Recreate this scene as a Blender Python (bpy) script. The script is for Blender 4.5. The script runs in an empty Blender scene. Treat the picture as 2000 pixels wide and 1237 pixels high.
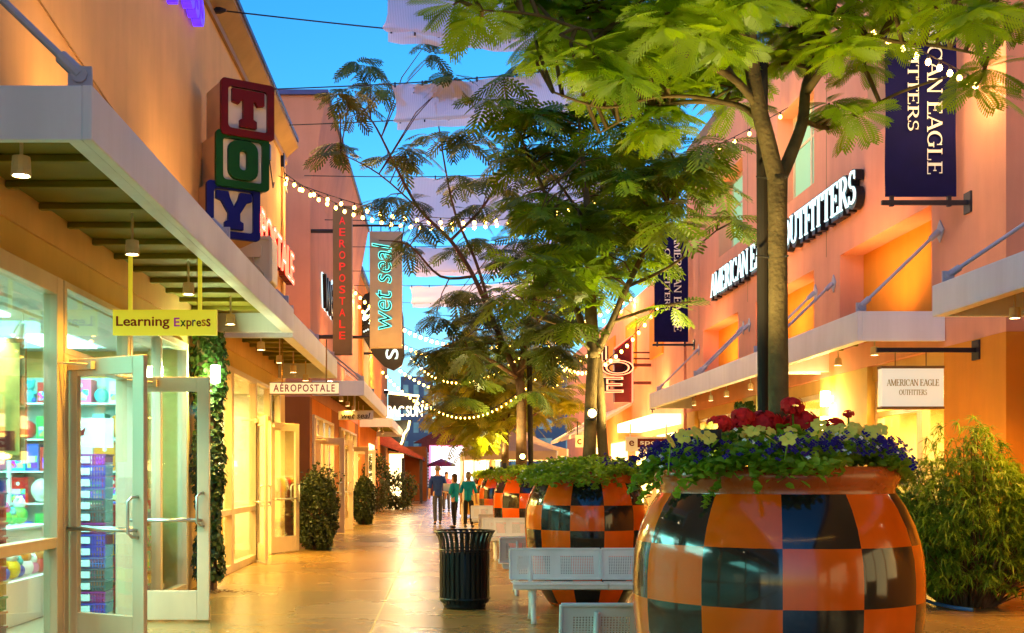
import bpy, math, random
import numpy as np
from mathutils import Vector, Matrix
random.seed(7); RNG = np.random.default_rng(7)
SC = bpy.context.scene
COL = SC.collection
R = math.radians

# ------------------------------------------------------------------ camera, sky, sun, exposure
F, VX, HY, CH = 2200.0, 865.0, 928.0, 1.5
cam = bpy.data.cameras.new('camera'); camo = bpy.data.objects.new('camera', cam); COL.objects.link(camo)
camo.location = (0, 0, CH); camo.rotation_euler = (R(90), 0, 0)
cam.sensor_width = 36; cam.lens = F/2000*36
cam.shift_x = (1000-VX)/2000; cam.shift_y = (HY-618.5)/2000
cam.clip_end = 2000; cam.clip_start = 0.05
SC.camera = camo
w = bpy.data.worlds.new('World'); SC.world = w; w.use_nodes = True
nt = w.node_tree; bg = nt.nodes['Background']
sky = nt.nodes.new('ShaderNodeTexSky'); sky.sky_type = 'NISHITA'; sky.sun_disc = False
sky.sun_elevation = R(7); sky.sun_rotation = R(215); sky.air_density = 1.0; sky.dust_density = 0.2; sky.ozone_density = 4.0
hs = nt.nodes.new('ShaderNodeHueSaturation'); hs.inputs['Saturation'].default_value = 1.16; hs.inputs['Value'].default_value = 1.22
nt.links.new(sky.outputs[0], hs.inputs['Color']); nt.links.new(hs.outputs[0], bg.inputs[0])
bg.inputs[1].default_value = 0.15
sl = bpy.data.lights.new('sun', 'SUN'); so = bpy.data.objects.new('sun', sl); COL.objects.link(so)
sl.energy = 0.3; sl.angle = R(20); sl.color = (1.0, 0.72, 0.62)
so.rotation_euler = Vector((0.72, 0.55, -0.30)).to_track_quat('-Z', 'Y').to_euler()
SC.view_settings.view_transform = 'Standard'; SC.view_settings.look = 'None'
SC.view_settings.exposure = 1.35; SC.view_settings.gamma = 1.0
SC.cycles.use_denoising = True
SC.cycles.sample_clamp_indirect = 4.0
SC.cycles.max_bounces = 8; SC.cycles.transparent_max_bounces = 12
SC.cycles.caustics_reflective = False; SC.cycles.caustics_refractive = False

def P(px, py, Y): return Vector(((px-VX)/F*Y, Y, CH-(py-HY)/F*Y))

# ------------------------------------------------------------------ materials
def new_mat(name):
    m = bpy.data.materials.new(name); m.use_nodes = True
    return m, m.node_tree, m.node_tree.nodes['Principled BSDF']
def mat(name, col, rough=.6, metal=0, var=.12, scale=3., bump=0., bscale=60., spec=.22, coat=0, detail=5, streak=0, rvar=0):
    m, t, b = new_mat(name)
    b.inputs['Roughness'].default_value = rough; b.inputs['Metallic'].default_value = metal
    b.inputs['Specular IOR Level'].default_value = spec
    if coat: b.inputs['Coat Weight'].default_value = coat; b.inputs['Coat Roughness'].default_value = .04
    tc = t.nodes.new('ShaderNodeTexCoord')
    n = t.nodes.new('ShaderNodeTexNoise'); n.inputs['Scale'].default_value = scale; n.inputs['Detail'].default_value = detail
    t.links.new(tc.outputs['Object'], n.inputs['Vector'])
    r = t.nodes.new('ShaderNodeValToRGB'); r.color_ramp.elements[0].position = .3; r.color_ramp.elements[1].position = .72
    r.color_ramp.elements[0].color = [max(0, c*(1-var)) for c in col]+[1]
    r.color_ramp.elements[1].color = [min(1, c*(1+var)) for c in col]+[1]
    t.links.new(n.outputs[0], r.inputs[0]); t.links.new(r.outputs[0], b.inputs['Base Color'])
    if streak:
        mp = t.nodes.new('ShaderNodeMapping'); mp.inputs['Scale'].default_value = (1.6, 1.6, .16)
        n3 = t.nodes.new('ShaderNodeTexNoise'); n3.inputs['Scale'].default_value = 1.5; n3.inputs['Detail'].default_value = 7; n3.inputs['Roughness'].default_value = .65
        t.links.new(tc.outputs['Object'], mp.inputs[0]); t.links.new(mp.outputs[0], n3.inputs['Vector'])
        mr = t.nodes.new('ShaderNodeMapRange'); mr.inputs['From Min'].default_value = .35; mr.inputs['From Max'].default_value = .6; mr.inputs['To Min'].default_value = 1-streak
        t.links.new(n3.outputs[0], mr.inputs['Value'])
        mx = t.nodes.new('ShaderNodeMix'); mx.data_type = 'RGBA'; mx.blend_type = 'MULTIPLY'; mx.inputs['Factor'].default_value = 1
        t.links.new(r.outputs[0], mx.inputs[6]); t.links.new(mr.outputs[0], mx.inputs[7]); t.links.new(mx.outputs[2], b.inputs['Base Color'])
    if rvar:
        n4 = t.nodes.new('ShaderNodeTexNoise'); n4.inputs['Scale'].default_value = scale*3.1; n4.inputs['Detail'].default_value = 8
        t.links.new(tc.outputs['Object'], n4.inputs['Vector'])
        mr4 = t.nodes.new('ShaderNodeMapRange'); mr4.inputs['From Min'].default_value = .4; mr4.inputs['From Max'].default_value = .72; mr4.inputs['To Min'].default_value = rough; mr4.inputs['To Max'].default_value = min(1, rough+rvar)
        t.links.new(n4.outputs[0], mr4.inputs['Value']); t.links.new(mr4.outputs[0], b.inputs['Roughness'])
    if bump:
        n2 = t.nodes.new('ShaderNodeTexNoise'); n2.inputs['Scale'].default_value = bscale; n2.inputs['Detail'].default_value = 4
        t.links.new(tc.outputs['Object'], n2.inputs['Vector'])
        bp = t.nodes.new('ShaderNodeBump'); bp.inputs['Strength'].default_value = bump; bp.inputs['Distance'].default_value = .02
        t.links.new(n2.outputs[0], bp.inputs['Height']); t.links.new(bp.outputs[0], b.inputs['Normal'])
    return m
def emit(name, col, s, base=None):
    m, t, b = new_mat(name)
    b.inputs['Base Color'].default_value = list(base or col)+[1]
    b.inputs['Emission Color'].default_value = list(col)+[1]; b.inputs['Emission Strength'].default_value = s
    return m
def glassmat(name, tint=(1, 1, 1), refl=1.0):
    m = bpy.data.materials.new(name); m.use_nodes = True; t = m.node_tree; t.nodes.clear()
    o = t.nodes.new('ShaderNodeOutputMaterial'); mx = t.nodes.new('ShaderNodeMixShader')
    tr = t.nodes.new('ShaderNodeBsdfTransparent'); tr.inputs[0].default_value = list(tint)+[1]
    gl = t.nodes.new('ShaderNodeBsdfGlossy'); gl.inputs['Roughness'].default_value = .02
    fr = t.nodes.new('ShaderNodeFresnel'); fr.inputs[0].default_value = 1.45
    mm = t.nodes.new('ShaderNodeMath'); mm.operation = 'MULTIPLY'; mm.inputs[1].default_value = refl
    t.links.new(fr.outputs[0], mm.inputs[0]); t.links.new(mm.outputs[0], mx.inputs[0])
    t.links.new(tr.outputs[0], mx.inputs[1]); t.links.new(gl.outputs[0], mx.inputs[2]); t.links.new(mx.outputs[0], o.inputs[0])
    return m
def leafmat(name, c1, c2, trans=.45, rough=.45, scale=2.5):
    m = bpy.data.materials.new(name); m.use_nodes = True; t = m.node_tree; b = t.nodes['Principled BSDF']
    o = t.nodes['Material Output']
    tc = t.nodes.new('ShaderNodeTexCoord'); n = t.nodes.new('ShaderNodeTexNoise'); n.inputs['Scale'].default_value = scale; n.inputs['Detail'].default_value = 6
    t.links.new(tc.outputs['Object'], n.inputs['Vector'])
    r = t.nodes.new('ShaderNodeValToRGB'); r.color_ramp.elements[0].position = .35; r.color_ramp.elements[1].position = .65
    r.color_ramp.elements[0].color = list(c1)+[1]; r.color_ramp.elements[1].color = list(c2)+[1]
    t.links.new(n.outputs[0], r.inputs[0]); t.links.new(r.outputs[0], b.inputs['Base Color'])
    b.inputs['Roughness'].default_value = rough
    tl = t.nodes.new('ShaderNodeBsdfTranslucent'); t.links.new(r.outputs[0], tl.inputs[0])
    mx = t.nodes.new('ShaderNodeMixShader'); mx.inputs[0].default_value = trans
    t.links.new(b.outputs[0], mx.inputs[1]); t.links.new(tl.outputs[0], mx.inputs[2]); t.links.new(mx.outputs[0], o.inputs[0])
    return m

M = {}
M['wallA'] = mat('peach_stucco', (.76, .47, .20), .85, var=.07, scale=1.2, bump=.25, bscale=90, streak=.09)
M['wallB'] = mat('mauve_stucco', (.52, .22, .15), .85, var=.08, scale=1.2, bump=.25, bscale=90, streak=.09)
M['wallBd'] = mat('brown_stucco', (.30, .10, .025), .85, var=.1, scale=1.5, bump=.25, bscale=90, streak=.09)
M['wallC'] = mat('orange_stucco', (.72, .22, .025), .85, var=.08, scale=1.2, bump=.25, bscale=90, streak=.09)
M['wallR'] = mat('salmon_stucco', (.78, .35, .22), .85, var=.07, scale=1.0, bump=.25, bscale=90, streak=.09)
M['wallRo'] = mat('orange_recess_stucco', (.72, .28, .025), .85, var=.07, scale=1.0, bump=.25, bscale=90, streak=.09)
M['cream'] = mat('cream_stucco', (.70, .46, .14), .8, var=.06, scale=1.4, bump=.2, bscale=90, streak=.09)
M['trim'] = mat('brown_trim', (.30, .17, .06), .6)
M['dark'] = mat('dark_metal', (.025, .022, .03), .45, var=.3)
M['roofblue'] = mat('blue_roof_metal', (.06, .07, .22), .5)
M['fascia'] = mat('pale_painted_metal', (.70, .73, .84), .45, var=.05, scale=.8, streak=.10, rvar=.2)
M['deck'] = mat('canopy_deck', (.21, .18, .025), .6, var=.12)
M['frame'] = mat('painted_aluminium', (.68, .55, .38), .35, metal=.1, var=.05, rvar=.2, streak=.08)
M['steel'] = mat('brushed_steel', (.62, .60, .55), .28, metal=.9, var=.06)
M['rod'] = mat('grey_rod_paint', (.42, .42, .52), .45, var=.06)
M['ceil'] = mat('white_ceiling', (.75, .76, .74), .8, var=.03)
M['inwall'] = mat('white_interior_wall', (.62, .66, .64), .8, var=.06)
M['inwarm'] = mat('cream_interior_wall', (.72, .58, .34), .8, var=.06)
M['infloor'] = mat('shop_floor', (.30, .24, .16), .35, var=.15)
M['glass'] = glassmat('clear_glass', (.97, 1, .99), .4)
M['uplit'] = emit('lit_upper_window', (.50, 1.0, .55), .20, (.15, .3, .2))
M['glassup'] = mat('upper_window_glass', (.20, .36, .38), .08, var=.5, scale=.6, spec=.8)
M['lamp'] = emit('lamp_face', (1.0, .80, .45), 25)
M['bulb'] = emit('bulb_glow', (1.0, .50, .07), 16)
M['bulbw'] = emit('bulb_glow_bright', (1.0, .60, .14), 22)
M['pot_o'] = mat('glazed_orange', (.95, .115, .002), .11, var=.16, scale=2.6, spec=.35, coat=.22, rvar=.12, streak=.12)
M['pot_k'] = mat('glazed_black', (.014, .012, .012), .08, var=.4, spec=.45, coat=.3, rvar=.10)
M['pot_r'] = mat('glazed_rim', (.50, .085, .010), .2, var=.2, spec=.4, coat=.2, rvar=.2, streak=.2)
M['soil'] = mat('potting_soil', (.04, .025, .012), .95, var=.4, scale=20)
M['bark'] = mat('grey_brown_bark', (.15, .095, .035), .85, var=.35, scale=9, bump=.5, bscale=40)
M['bark2'] = mat('dark_bark', (.14, .075, .035), .8, var=.35, scale=9, bump=.5, bscale=40)
M['stake'] = mat('dark_stake', (.04, .028, .02), .7, var=.3)
M['leaf1'] = leafmat('fern_leaf_light', (.17, .29, .003), (.46, .60, .004), .58)
M['leaf2'] = leafmat('fern_leaf_mid', (.10, .18, .004), (.30, .42, .006), .5)
M['leaf3'] = leafmat('fern_leaf_dark', (.04, .065, .010), (.13, .17, .012), .4)
M['leaf4'] = leafmat('far_leaf', (.20, .21, .006), (.40, .37, .008), .5)
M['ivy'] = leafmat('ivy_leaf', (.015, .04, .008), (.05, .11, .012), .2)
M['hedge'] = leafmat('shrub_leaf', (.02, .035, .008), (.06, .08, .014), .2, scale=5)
M['fern'] = leafmat('feathery_leaf', (.09, .20, .010), (.24, .38, .016), .4, scale=4)
M['trail'] = leafmat('trailing_leaf', (.15, .28, .012), (.38, .54, .03), .5, scale=5)
M['purple'] = mat('purple_petal', (.028, .008, .15), .7, var=.4, scale=14)
M['yellow'] = mat('yellow_petal', (.85, .66, .10), .6, var=.15, scale=14)
M['white'] = mat('white_petal', (.85, .82, .70), .6, var=.1)
M['red'] = mat('red_petal', (.62, .012, .012), .55, var=.35, scale=20)
M['bench'] = mat('silver_bench_paint', (.74, .73, .70), .38, metal=.05, var=.08, rvar=.25, streak=.1)
M['can'] = mat('black_bin_paint', (.010, .013, .013), .3, var=.3)
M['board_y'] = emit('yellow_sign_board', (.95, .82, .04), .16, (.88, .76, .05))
M['board_w'] = mat('cream_sign_board', (.82, .76, .58), .5, var=.04)
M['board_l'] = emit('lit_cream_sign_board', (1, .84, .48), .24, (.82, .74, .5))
M['ae_board'] = emit('lit_sign_board', (1, .86, .55), .22, (.8, .78, .7))
M['board_b'] = mat('brown_sign_board', (.17, .11, .055), .6, var=.1)
M['board_g'] = mat('grey_sign_board', (.42, .36, .28), .55, var=.08)
M['black'] = mat('sign_black', (.010, .010, .014), .35, var=.3)
M['navy'] = mat('navy_cloth', (.003, .003, .055), .9, var=.2, scale=3)
M['txtw'] = mat('white_lettering', (.82, .80, .76), .5, var=.03)
M['gold'] = mat('gold_lettering', (.42, .27, .03), .5)
M['txtr'] = mat('dark_red_lettering', (.32, .02, .02), .5)
M['neonred'] = emit('red_neon', (1, .06, .03), 3.0)
M['neonred2'] = emit('dim_red_neon', (.8, .02, .015), .10)
M['neoncy'] = emit('cyan_neon', (.12, .85, .75), .8)
M['halo'] = emit('white_lit_letter', (.62, .95, 1.0), .5)
M['neonw'] = emit('white_neon', (1, .90, .6), 1.3)
M['neony'] = emit('yellow_neon', (1, .80, .28), 2.5)
M['neonbl'] = emit('blue_neon', (.07, .015, .9), .8)
M['tred'] = mat('toy_red', (.13, .004, .004), .5, var=.12)
M['tgreen'] = mat('toy_green', (.003, .065, .010), .5, var=.12)
M['tblue'] = mat('toy_blue', (.003, .008, .17), .5, var=.12)
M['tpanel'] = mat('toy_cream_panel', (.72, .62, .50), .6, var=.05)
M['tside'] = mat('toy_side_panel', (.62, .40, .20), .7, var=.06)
M['sail'] = None
M['skin'] = mat('skin', (.55, .30, .20), .5, var=.05)
M['tent'] = mat('tent_cloth', (.50, .38, .26), .8, var=.06)
M['awnred'] = mat('red_awning_cloth', (.20, .035, .025), .8, var=.2, scale=6)
M['awnpale'] = mat('pale_awning_cloth', (.72, .60, .50), .8, var=.06)
M['slate'] = mat('slate_blue_wall', (.10, .13, .20), .7, var=.25, scale=.3)
# translucent shade cloth with a fine weave
def sailmat():
    m = bpy.data.materials.new('shade_cloth'); m.use_nodes = True; t = m.node_tree; b = t.nodes['Principled BSDF']; o = t.nodes['Material Output']
    b.inputs['Base Color'].default_value = (.86, .80, .80, 1); b.inputs['Roughness'].default_value = .9
    tr = t.nodes.new('ShaderNodeBsdfTransparent'); tr.inputs[0].default_value = (.70, .74, 1, 1)
    tl = t.nodes.new('ShaderNodeBsdfTranslucent'); tl.inputs[0].default_value = (.88, .82, .84, 1)
    m1 = t.nodes.new('ShaderNodeMixShader'); m1.inputs[0].default_value = .45
    tc = t.nodes.new('ShaderNodeTexCoord'); wv = t.nodes.new('ShaderNodeTexWave'); wv.inputs['Scale'].default_value = 9; wv.inputs['Distortion'].default_value = 1.5
    t.links.new(tc.outputs['Object'], wv.inputs[0])
    mr = t.nodes.new('ShaderNodeMapRange'); mr.inputs['To Min'].default_value = .16; mr.inputs['To Max'].default_value = .28
    t.links.new(wv.outputs['Fac'], mr.inputs['Value'])
    m2 = t.nodes.new('ShaderNodeMixShader'); t.links.new(mr.outputs[0], m2.inputs[0])
    t.links.new(b.outputs[0], m1.inputs[1]); t.links.new(tl.outputs[0], m1.inputs[2])
    t.links.new(m1.outputs[0], m2.inputs[1]); t.links.new(tr.outputs[0], m2.inputs[2]); t.links.new(m2.outputs[0], o.inputs[0])
    return m
M['sail'] = sailmat()
# paving: tinted concrete with saw-cut joints, stains, soft gloss
def floormat():
    m, t, b = new_mat('polished_paving')
    tc = t.nodes.new('ShaderNodeTexCoord')
    n1 = t.nodes.new('ShaderNodeTexNoise'); n1.inputs['Scale'].default_value = .55; n1.inputs['Detail'].default_value = 6
    n2 = t.nodes.new('ShaderNodeTexNoise'); n2.inputs['Scale'].default_value = 14; n2.inputs['Detail'].default_value = 8
    mpd = t.nodes.new('ShaderNodeMapping'); mpd.inputs['Location'].default_value = (.69, .4, 0)
    br = t.nodes.new('ShaderNodeTexBrick'); br.offset = 0; br.inputs['Scale'].default_value = 1
    br.inputs['Brick Width'].default_value = 2.5; br.inputs['Row Height'].default_value = 2.5; br.inputs['Mortar Size'].default_value = .010
    br.inputs['Color1'].default_value = (.285, .175, .052, 1); br.inputs['Color2'].default_value = (.305, .19, .06, 1); br.inputs['Mortar'].default_value = (.52, .40, .12, 1)
    br.inputs['Bias'].default_value = 0
    n5 = t.nodes.new('ShaderNodeTexNoise'); n5.inputs['Scale'].default_value = 2.3; n5.inputs['Detail'].default_value = 9; n5.inputs['Roughness'].default_value = .7
    t.links.new(tc.outputs['Object'], n5.inputs['Vector'])
    t.links.new(tc.outputs['Object'], mpd.inputs[0]); t.links.new(mpd.outputs[0], br.inputs['Vector'])
    for n in (n1, n2): t.links.new(tc.outputs['Object'], n.inputs['Vector'])
    r = t.nodes.new('ShaderNodeValToRGB'); r.color_ramp.elements[0].color = (.90, .88, .86, 1); r.color_ramp.elements[1].color = (1.08, 1.05, 1.0, 1)
    r.color_ramp.elements[0].position = .32; r.color_ramp.elements[1].position = .7
    t.links.new(n1.outputs[0], r.inputs[0])
    mx = t.nodes.new('ShaderNodeMix'); mx.data_type = 'RGBA'; mx.blend_type = 'MULTIPLY'; mx.inputs['Factor'].default_value = 1
    t.links.new(br.outputs[0], mx.inputs[6]); t.links.new(r.outputs[0], mx.inputs[7])
    r2 = t.nodes.new('ShaderNodeMapRange'); r2.inputs['To Min'].default_value = .88; r2.inputs['To Max'].default_value = 1.1
    r5 = t.nodes.new('ShaderNodeMapRange'); r5.inputs['From Min'].default_value = .38; r5.inputs['From Max'].default_value = .56; r5.inputs['To Min'].default_value = .87; r5.inputs['To Max'].default_value = 1.05
    t.links.new(n5.outputs[0], r5.inputs['Value'])
    vo = t.nodes.new('ShaderNodeTexVoronoi'); vo.inputs['Scale'].default_value = 1.7; t.links.new(tc.outputs['Object'], vo.inputs['Vector'])
    rv = t.nodes.new('ShaderNodeMapRange'); rv.inputs['From Min'].default_value = .018; rv.inputs['From Max'].default_value = .03; rv.inputs['To Min'].default_value = .55; t.links.new(vo.outputs['Distance'], rv.inputs['Value'])
    m5 = t.nodes.new('ShaderNodeMath'); m5.operation = 'MULTIPLY'; t.links.new(r5.outputs[0], m5.inputs[0]); t.links.new(rv.outputs[0], m5.inputs[1])
    m6 = t.nodes.new('ShaderNodeMath'); m6.operation = 'MULTIPLY'; t.links.new(r2.outputs[0], m6.inputs[0]); t.links.new(m5.outputs[0], m6.inputs[1])
    t.links.new(n2.outputs[0], r2.inputs['Value'])
    mx2 = t.nodes.new('ShaderNodeMix'); mx2.data_type = 'RGBA'; mx2.blend_type = 'MULTIPLY'; mx2.inputs['Factor'].default_value = 1
    t.links.new(mx.outputs[2], mx2.inputs[6]); t.links.new(m6.outputs[0], mx2.inputs[7])
    t.links.new(mx2.outputs[2], b.inputs['Base Color'])
    r3 = t.nodes.new('ShaderNodeMapRange'); r3.inputs['To Min'].default_value = .17; r3.inputs['To Max'].default_value = .36
    t.links.new(n1.outputs[0], r3.inputs['Value']); t.links.new(r3.outputs[0], b.inputs['Roughness'])
    b.inputs['Specular IOR Level'].default_value = .6
    bp = t.nodes.new('ShaderNodeBump'); bp.inputs['Strength'].default_value = .08; bp.inputs['Distance'].default_value = .01
    t.links.new(n2.outputs[0], bp.inputs['Height']); t.links.new(bp.outputs[0], b.inputs['Normal'])
    return m
M['floor'] = floormat()

# ------------------------------------------------------------------ mesh builder
class MB:
    def __init__(s): s.v = []; s.f = []; s.mi = []
    def add(s, V, Fs, mi=0):
        n = len(s.v); s.v.extend([tuple(p) for p in V])
        s.f.extend([tuple(i+n for i in f) for f in Fs]); s.mi.extend([mi]*len(Fs)); return s
    def hexa(s, a, mi=0):
        return s.add(a, [(0, 3, 2, 1), (4, 5, 6, 7), (0, 1, 5, 4), (1, 2, 6, 5), (2, 3, 7, 6), (3, 0, 4, 7)], mi)
    def box(s, x0, x1, y0, y1, z0, z1, mi=0):
        return s.hexa([(x0, y0, z0), (x1, y0, z0), (x1, y1, z0), (x0, y1, z0), (x0, y0, z1), (x1, y0, z1), (x1, y1, z1), (x0, y1, z1)], mi)
    def obox(s, o, u, v, n, x0, x1, y0, y1, z0, z1, mi=0):
        q = [(x0, y0, z0), (x1, y0, z0), (x1, y1, z0), (x0, y1, z0), (x0, y0, z1), (x1, y0, z1), (x1, y1, z1), (x0, y1, z1)]
        return s.hexa([o+u*a+v*b+n*c for a, b, c in q], mi)
    def prism(s, poly, fr, d0, d1, mi=0):
        o, u, v, n = fr; k = len(poly)
        V = [o+u*a+v*b+n*d0 for a, b in poly]+[o+u*a+v*b+n*d1 for a, b in poly]
        Fs = [tuple(range(k-1, -1, -1)), tuple(range(k, 2*k))]+[(i, (i+1) % k, k+(i+1) % k, k+i) for i in range(k)]
        return s.add(V, Fs, mi)
    def tube(s, pts, r, n=8, mi=0, cap=True):
        pts = [Vector(p) for p in pts]; rs = r if isinstance(r, (list, tuple)) else [r]*len(pts)
        V = []; Fs = []; prev = None
        for i, p in enumerate(pts):
            d = (pts[min(i+1, len(pts)-1)]-pts[max(i-1, 0)])
            if d.length < 1e-9: d = Vector((0, 0, 1))
            d.normalize()
            a = prev if prev is not None else (Vector((1, 0, 0)) if abs(d.x) < .9 else Vector((0, 1, 0)))
            a = (a-d*a.dot(d)); a.normalize(); b = d.cross(a); prev = a
            for k in range(n):
                t = 2*math.pi*k/n; V.append(p+(a*math.cos(t)+b*math.sin(t))*rs[i])
        for i in range(len(pts)-1):
            for k in range(n):
                Fs.append((i*n+k, i*n+(k+1) % n, (i+1)*n+(k+1) % n, (i+1)*n+k))
        if cap: Fs.append(tuple(range(n-1, -1, -1))); Fs.append(tuple(range((len(pts)-1)*n, len(pts)*n)))
        return s.add(V, Fs, mi)
    def lathe(s, prof, n=32, c=(0, 0, 0), mi=0, mfun=None, close=False):
        V = []; cx, cy, cz = c
        for r, z in prof:
            for k in range(n):
                t = 2*math.pi*k/n; V.append((cx+r*math.cos(t), cy+r*math.sin(t), cz+z))
        base = len(s.v); s.v.extend(V)
        for i in range(len(prof)-1):
            for k in range(n):
                s.f.append((base+i*n+k, base+i*n+(k+1) % n, base+(i+1)*n+(k+1) % n, base+(i+1)*n+k)); s.mi.append(mfun(i, k) if mfun else mi)
        if close:
            s.f.append(tuple(base+k for k in range(n-1, -1, -1))); s.mi.append(mi)
            s.f.append(tuple(base+(len(prof)-1)*n+k for k in range(n))); s.mi.append(mi)
        return s
    def ball(s, c, r, n=8, m=6, mi=0, sq=(1, 1, 1)):
        pr = []
        V = []; Fs = []
        for i in range(m+1):
            a = math.pi*i/m
            for k in range(n):
                t = 2*math.pi*k/n
                V.append((c[0]+r*sq[0]*math.sin(a)*math.cos(t), c[1]+r*sq[1]*math.sin(a)*math.sin(t), c[2]+r*sq[2]*math.cos(a)))
        for i in range(m):
            for k in range(n): Fs.append((i*n+k, (i+1)*n+k, (i+1)*n+(k+1) % n, i*n+(k+1) % n))
        return s.add(V, Fs, mi)
    def build(s, name, mats, parent=None, smooth=False, off=None, loc=None, bevel=0):
        me = bpy.data.meshes.new(name)
        if off is None:
            off = Vector((0, 0, 0))
            if parent is not None:
                q = parent
                while q.parent: q = q.parent
                off = q.location.copy()
            elif loc is not None: off = Vector(loc)
        me.from_pydata([(p[0]-off.x, p[1]-off.y, p[2]-off.z) for p in s.v], [], s.f)
        if not isinstance(mats, (list, tuple)): mats = [mats]
        for m in mats: me.materials.append(M[m] if isinstance(m, str) else m)
        me.polygons.foreach_set('material_index', s.mi)
        if smooth: me.polygons.foreach_set('use_smooth', [True]*len(s.f))
        me.update()
        o = bpy.data.objects.new(name, me); COL.objects.link(o)
        if parent is not None: o.parent = parent
        else: o.location = off
        if bevel:
            b = o.modifiers.new('bevel', 'BEVEL'); b.width = bevel; b.segments = 2; b.limit_method = 'ANGLE'
        return o
Z0 = Vector((0, 0, 0))
def tag(o, label, cat, group=None, kind=None):
    if label: o['label'] = label
    if cat: o['category'] = cat
    if group: o['group'] = group
    if kind: o['kind'] = kind
    return o
def thing(name, label, cat, loc, rz=0, group=None):
    o = bpy.data.objects.new(name, None); COL.objects.link(o); o.location = loc; o.rotation_euler = (0, 0, rz); o.empty_display_size = .2
    return tag(o, label, cat, group)
def copy_tree(o, parent=None):
    c = o.copy(); COL.objects.link(c); c.parent = parent
    for ch in list(o.children): copy_tree(ch, c)
    return c
def struct(o): o['kind'] = 'structure'; return o
FX = Vector((1, 0, 0)); FY = Vector((0, 1, 0)); FZ = Vector((0, 0, 1))
def front(o): return (Vector(o), FX, FZ, -FY)        # plane facing the camera side of the street
def lwall(o): return (Vector(o), FY, FZ, FX)         # left facades
def rwall(o): return (Vector(o), -FY, FZ, -FX)       # right facades
def lamp(kind, loc, energy, col, size=.1, d=None, spot=120, blend=1, sx=1, sy=1):
    l = bpy.data.lights.new('lamp_light', kind); o = bpy.data.objects.new('lamp_light', l); COL.objects.link(o)
    o.location = loc; l.energy = energy; l.color = col
    if kind == 'AREA': l.shape = 'RECTANGLE'; l.size = sx; l.size_y = sy
    else: l.shadow_soft_size = size
    if kind == 'SPOT': l.spot_size = R(spot); l.spot_blend = blend
    if d is not None: o.rotation_euler = Vector(d).to_track_quat('-Z', 'Y').to_euler()
    return o
WARM = (1.0, .47, .04); WARM2 = (1.0, .58, .10); COOL = (.27, 1.0, .86)

# ------------------------------------------------------------------ lettering
def text_geo(s, size=1., ext=.01, shear=0., space=1., bold=0., outline=0.):
    cu = bpy.data.curves.new('lettering', 'FONT'); cu.body = s; cu.size = size; cu.shear = shear; cu.space_character = space
    cu.resolution_u = 4
    if outline: cu.fill_mode = 'NONE'; cu.bevel_depth = outline; cu.bevel_resolution = 1; cu.extrude = 0
    else: cu.extrude = ext; cu.offset = bold
    ob = bpy.data.objects.new('lettering', cu); COL.objects.link(ob)
    dg = bpy.context.evaluated_depsgraph_get(); dg.update()
    me = bpy.data.meshes.new_from_object(ob.evaluated_get(dg))
    V = [v.co.copy() for v in me.vertices]; Fs = [tuple(p.vertices) for p in me.polygons]
    bpy.data.objects.remove(ob); bpy.data.curves.remove(cu); bpy.data.meshes.remove(me)
    return V, Fs
def put_text(mb, s, fr, width=None, height=None, mi=0, ext=.01, shear=0, space=1, bold=0, outline=0, ref=None):
    """fits the word in a box width x height whose lower left corner is the frame's origin"""
    V, Fs = text_geo(s, 1, ext, shear, space, bold, outline)
    rv = ref or V
    x0 = min(v.x for v in rv); x1 = max(v.x for v in rv); y0 = min(v.y for v in rv); y1 = max(v.y for v in rv)
    sy = height/(y1-y0) if height else width/(x1-x0); sx = width/(x1-x0) if width else sy
    o, u, v_, n = fr
    mb.add([o+u*((v.x-x0)*sx)+v_*((v.y-y0)*sy)+n*v.z for v in V], Fs, mi)
    return rv if ref else V
TK, TN, SF = .15, .065, .05
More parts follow.
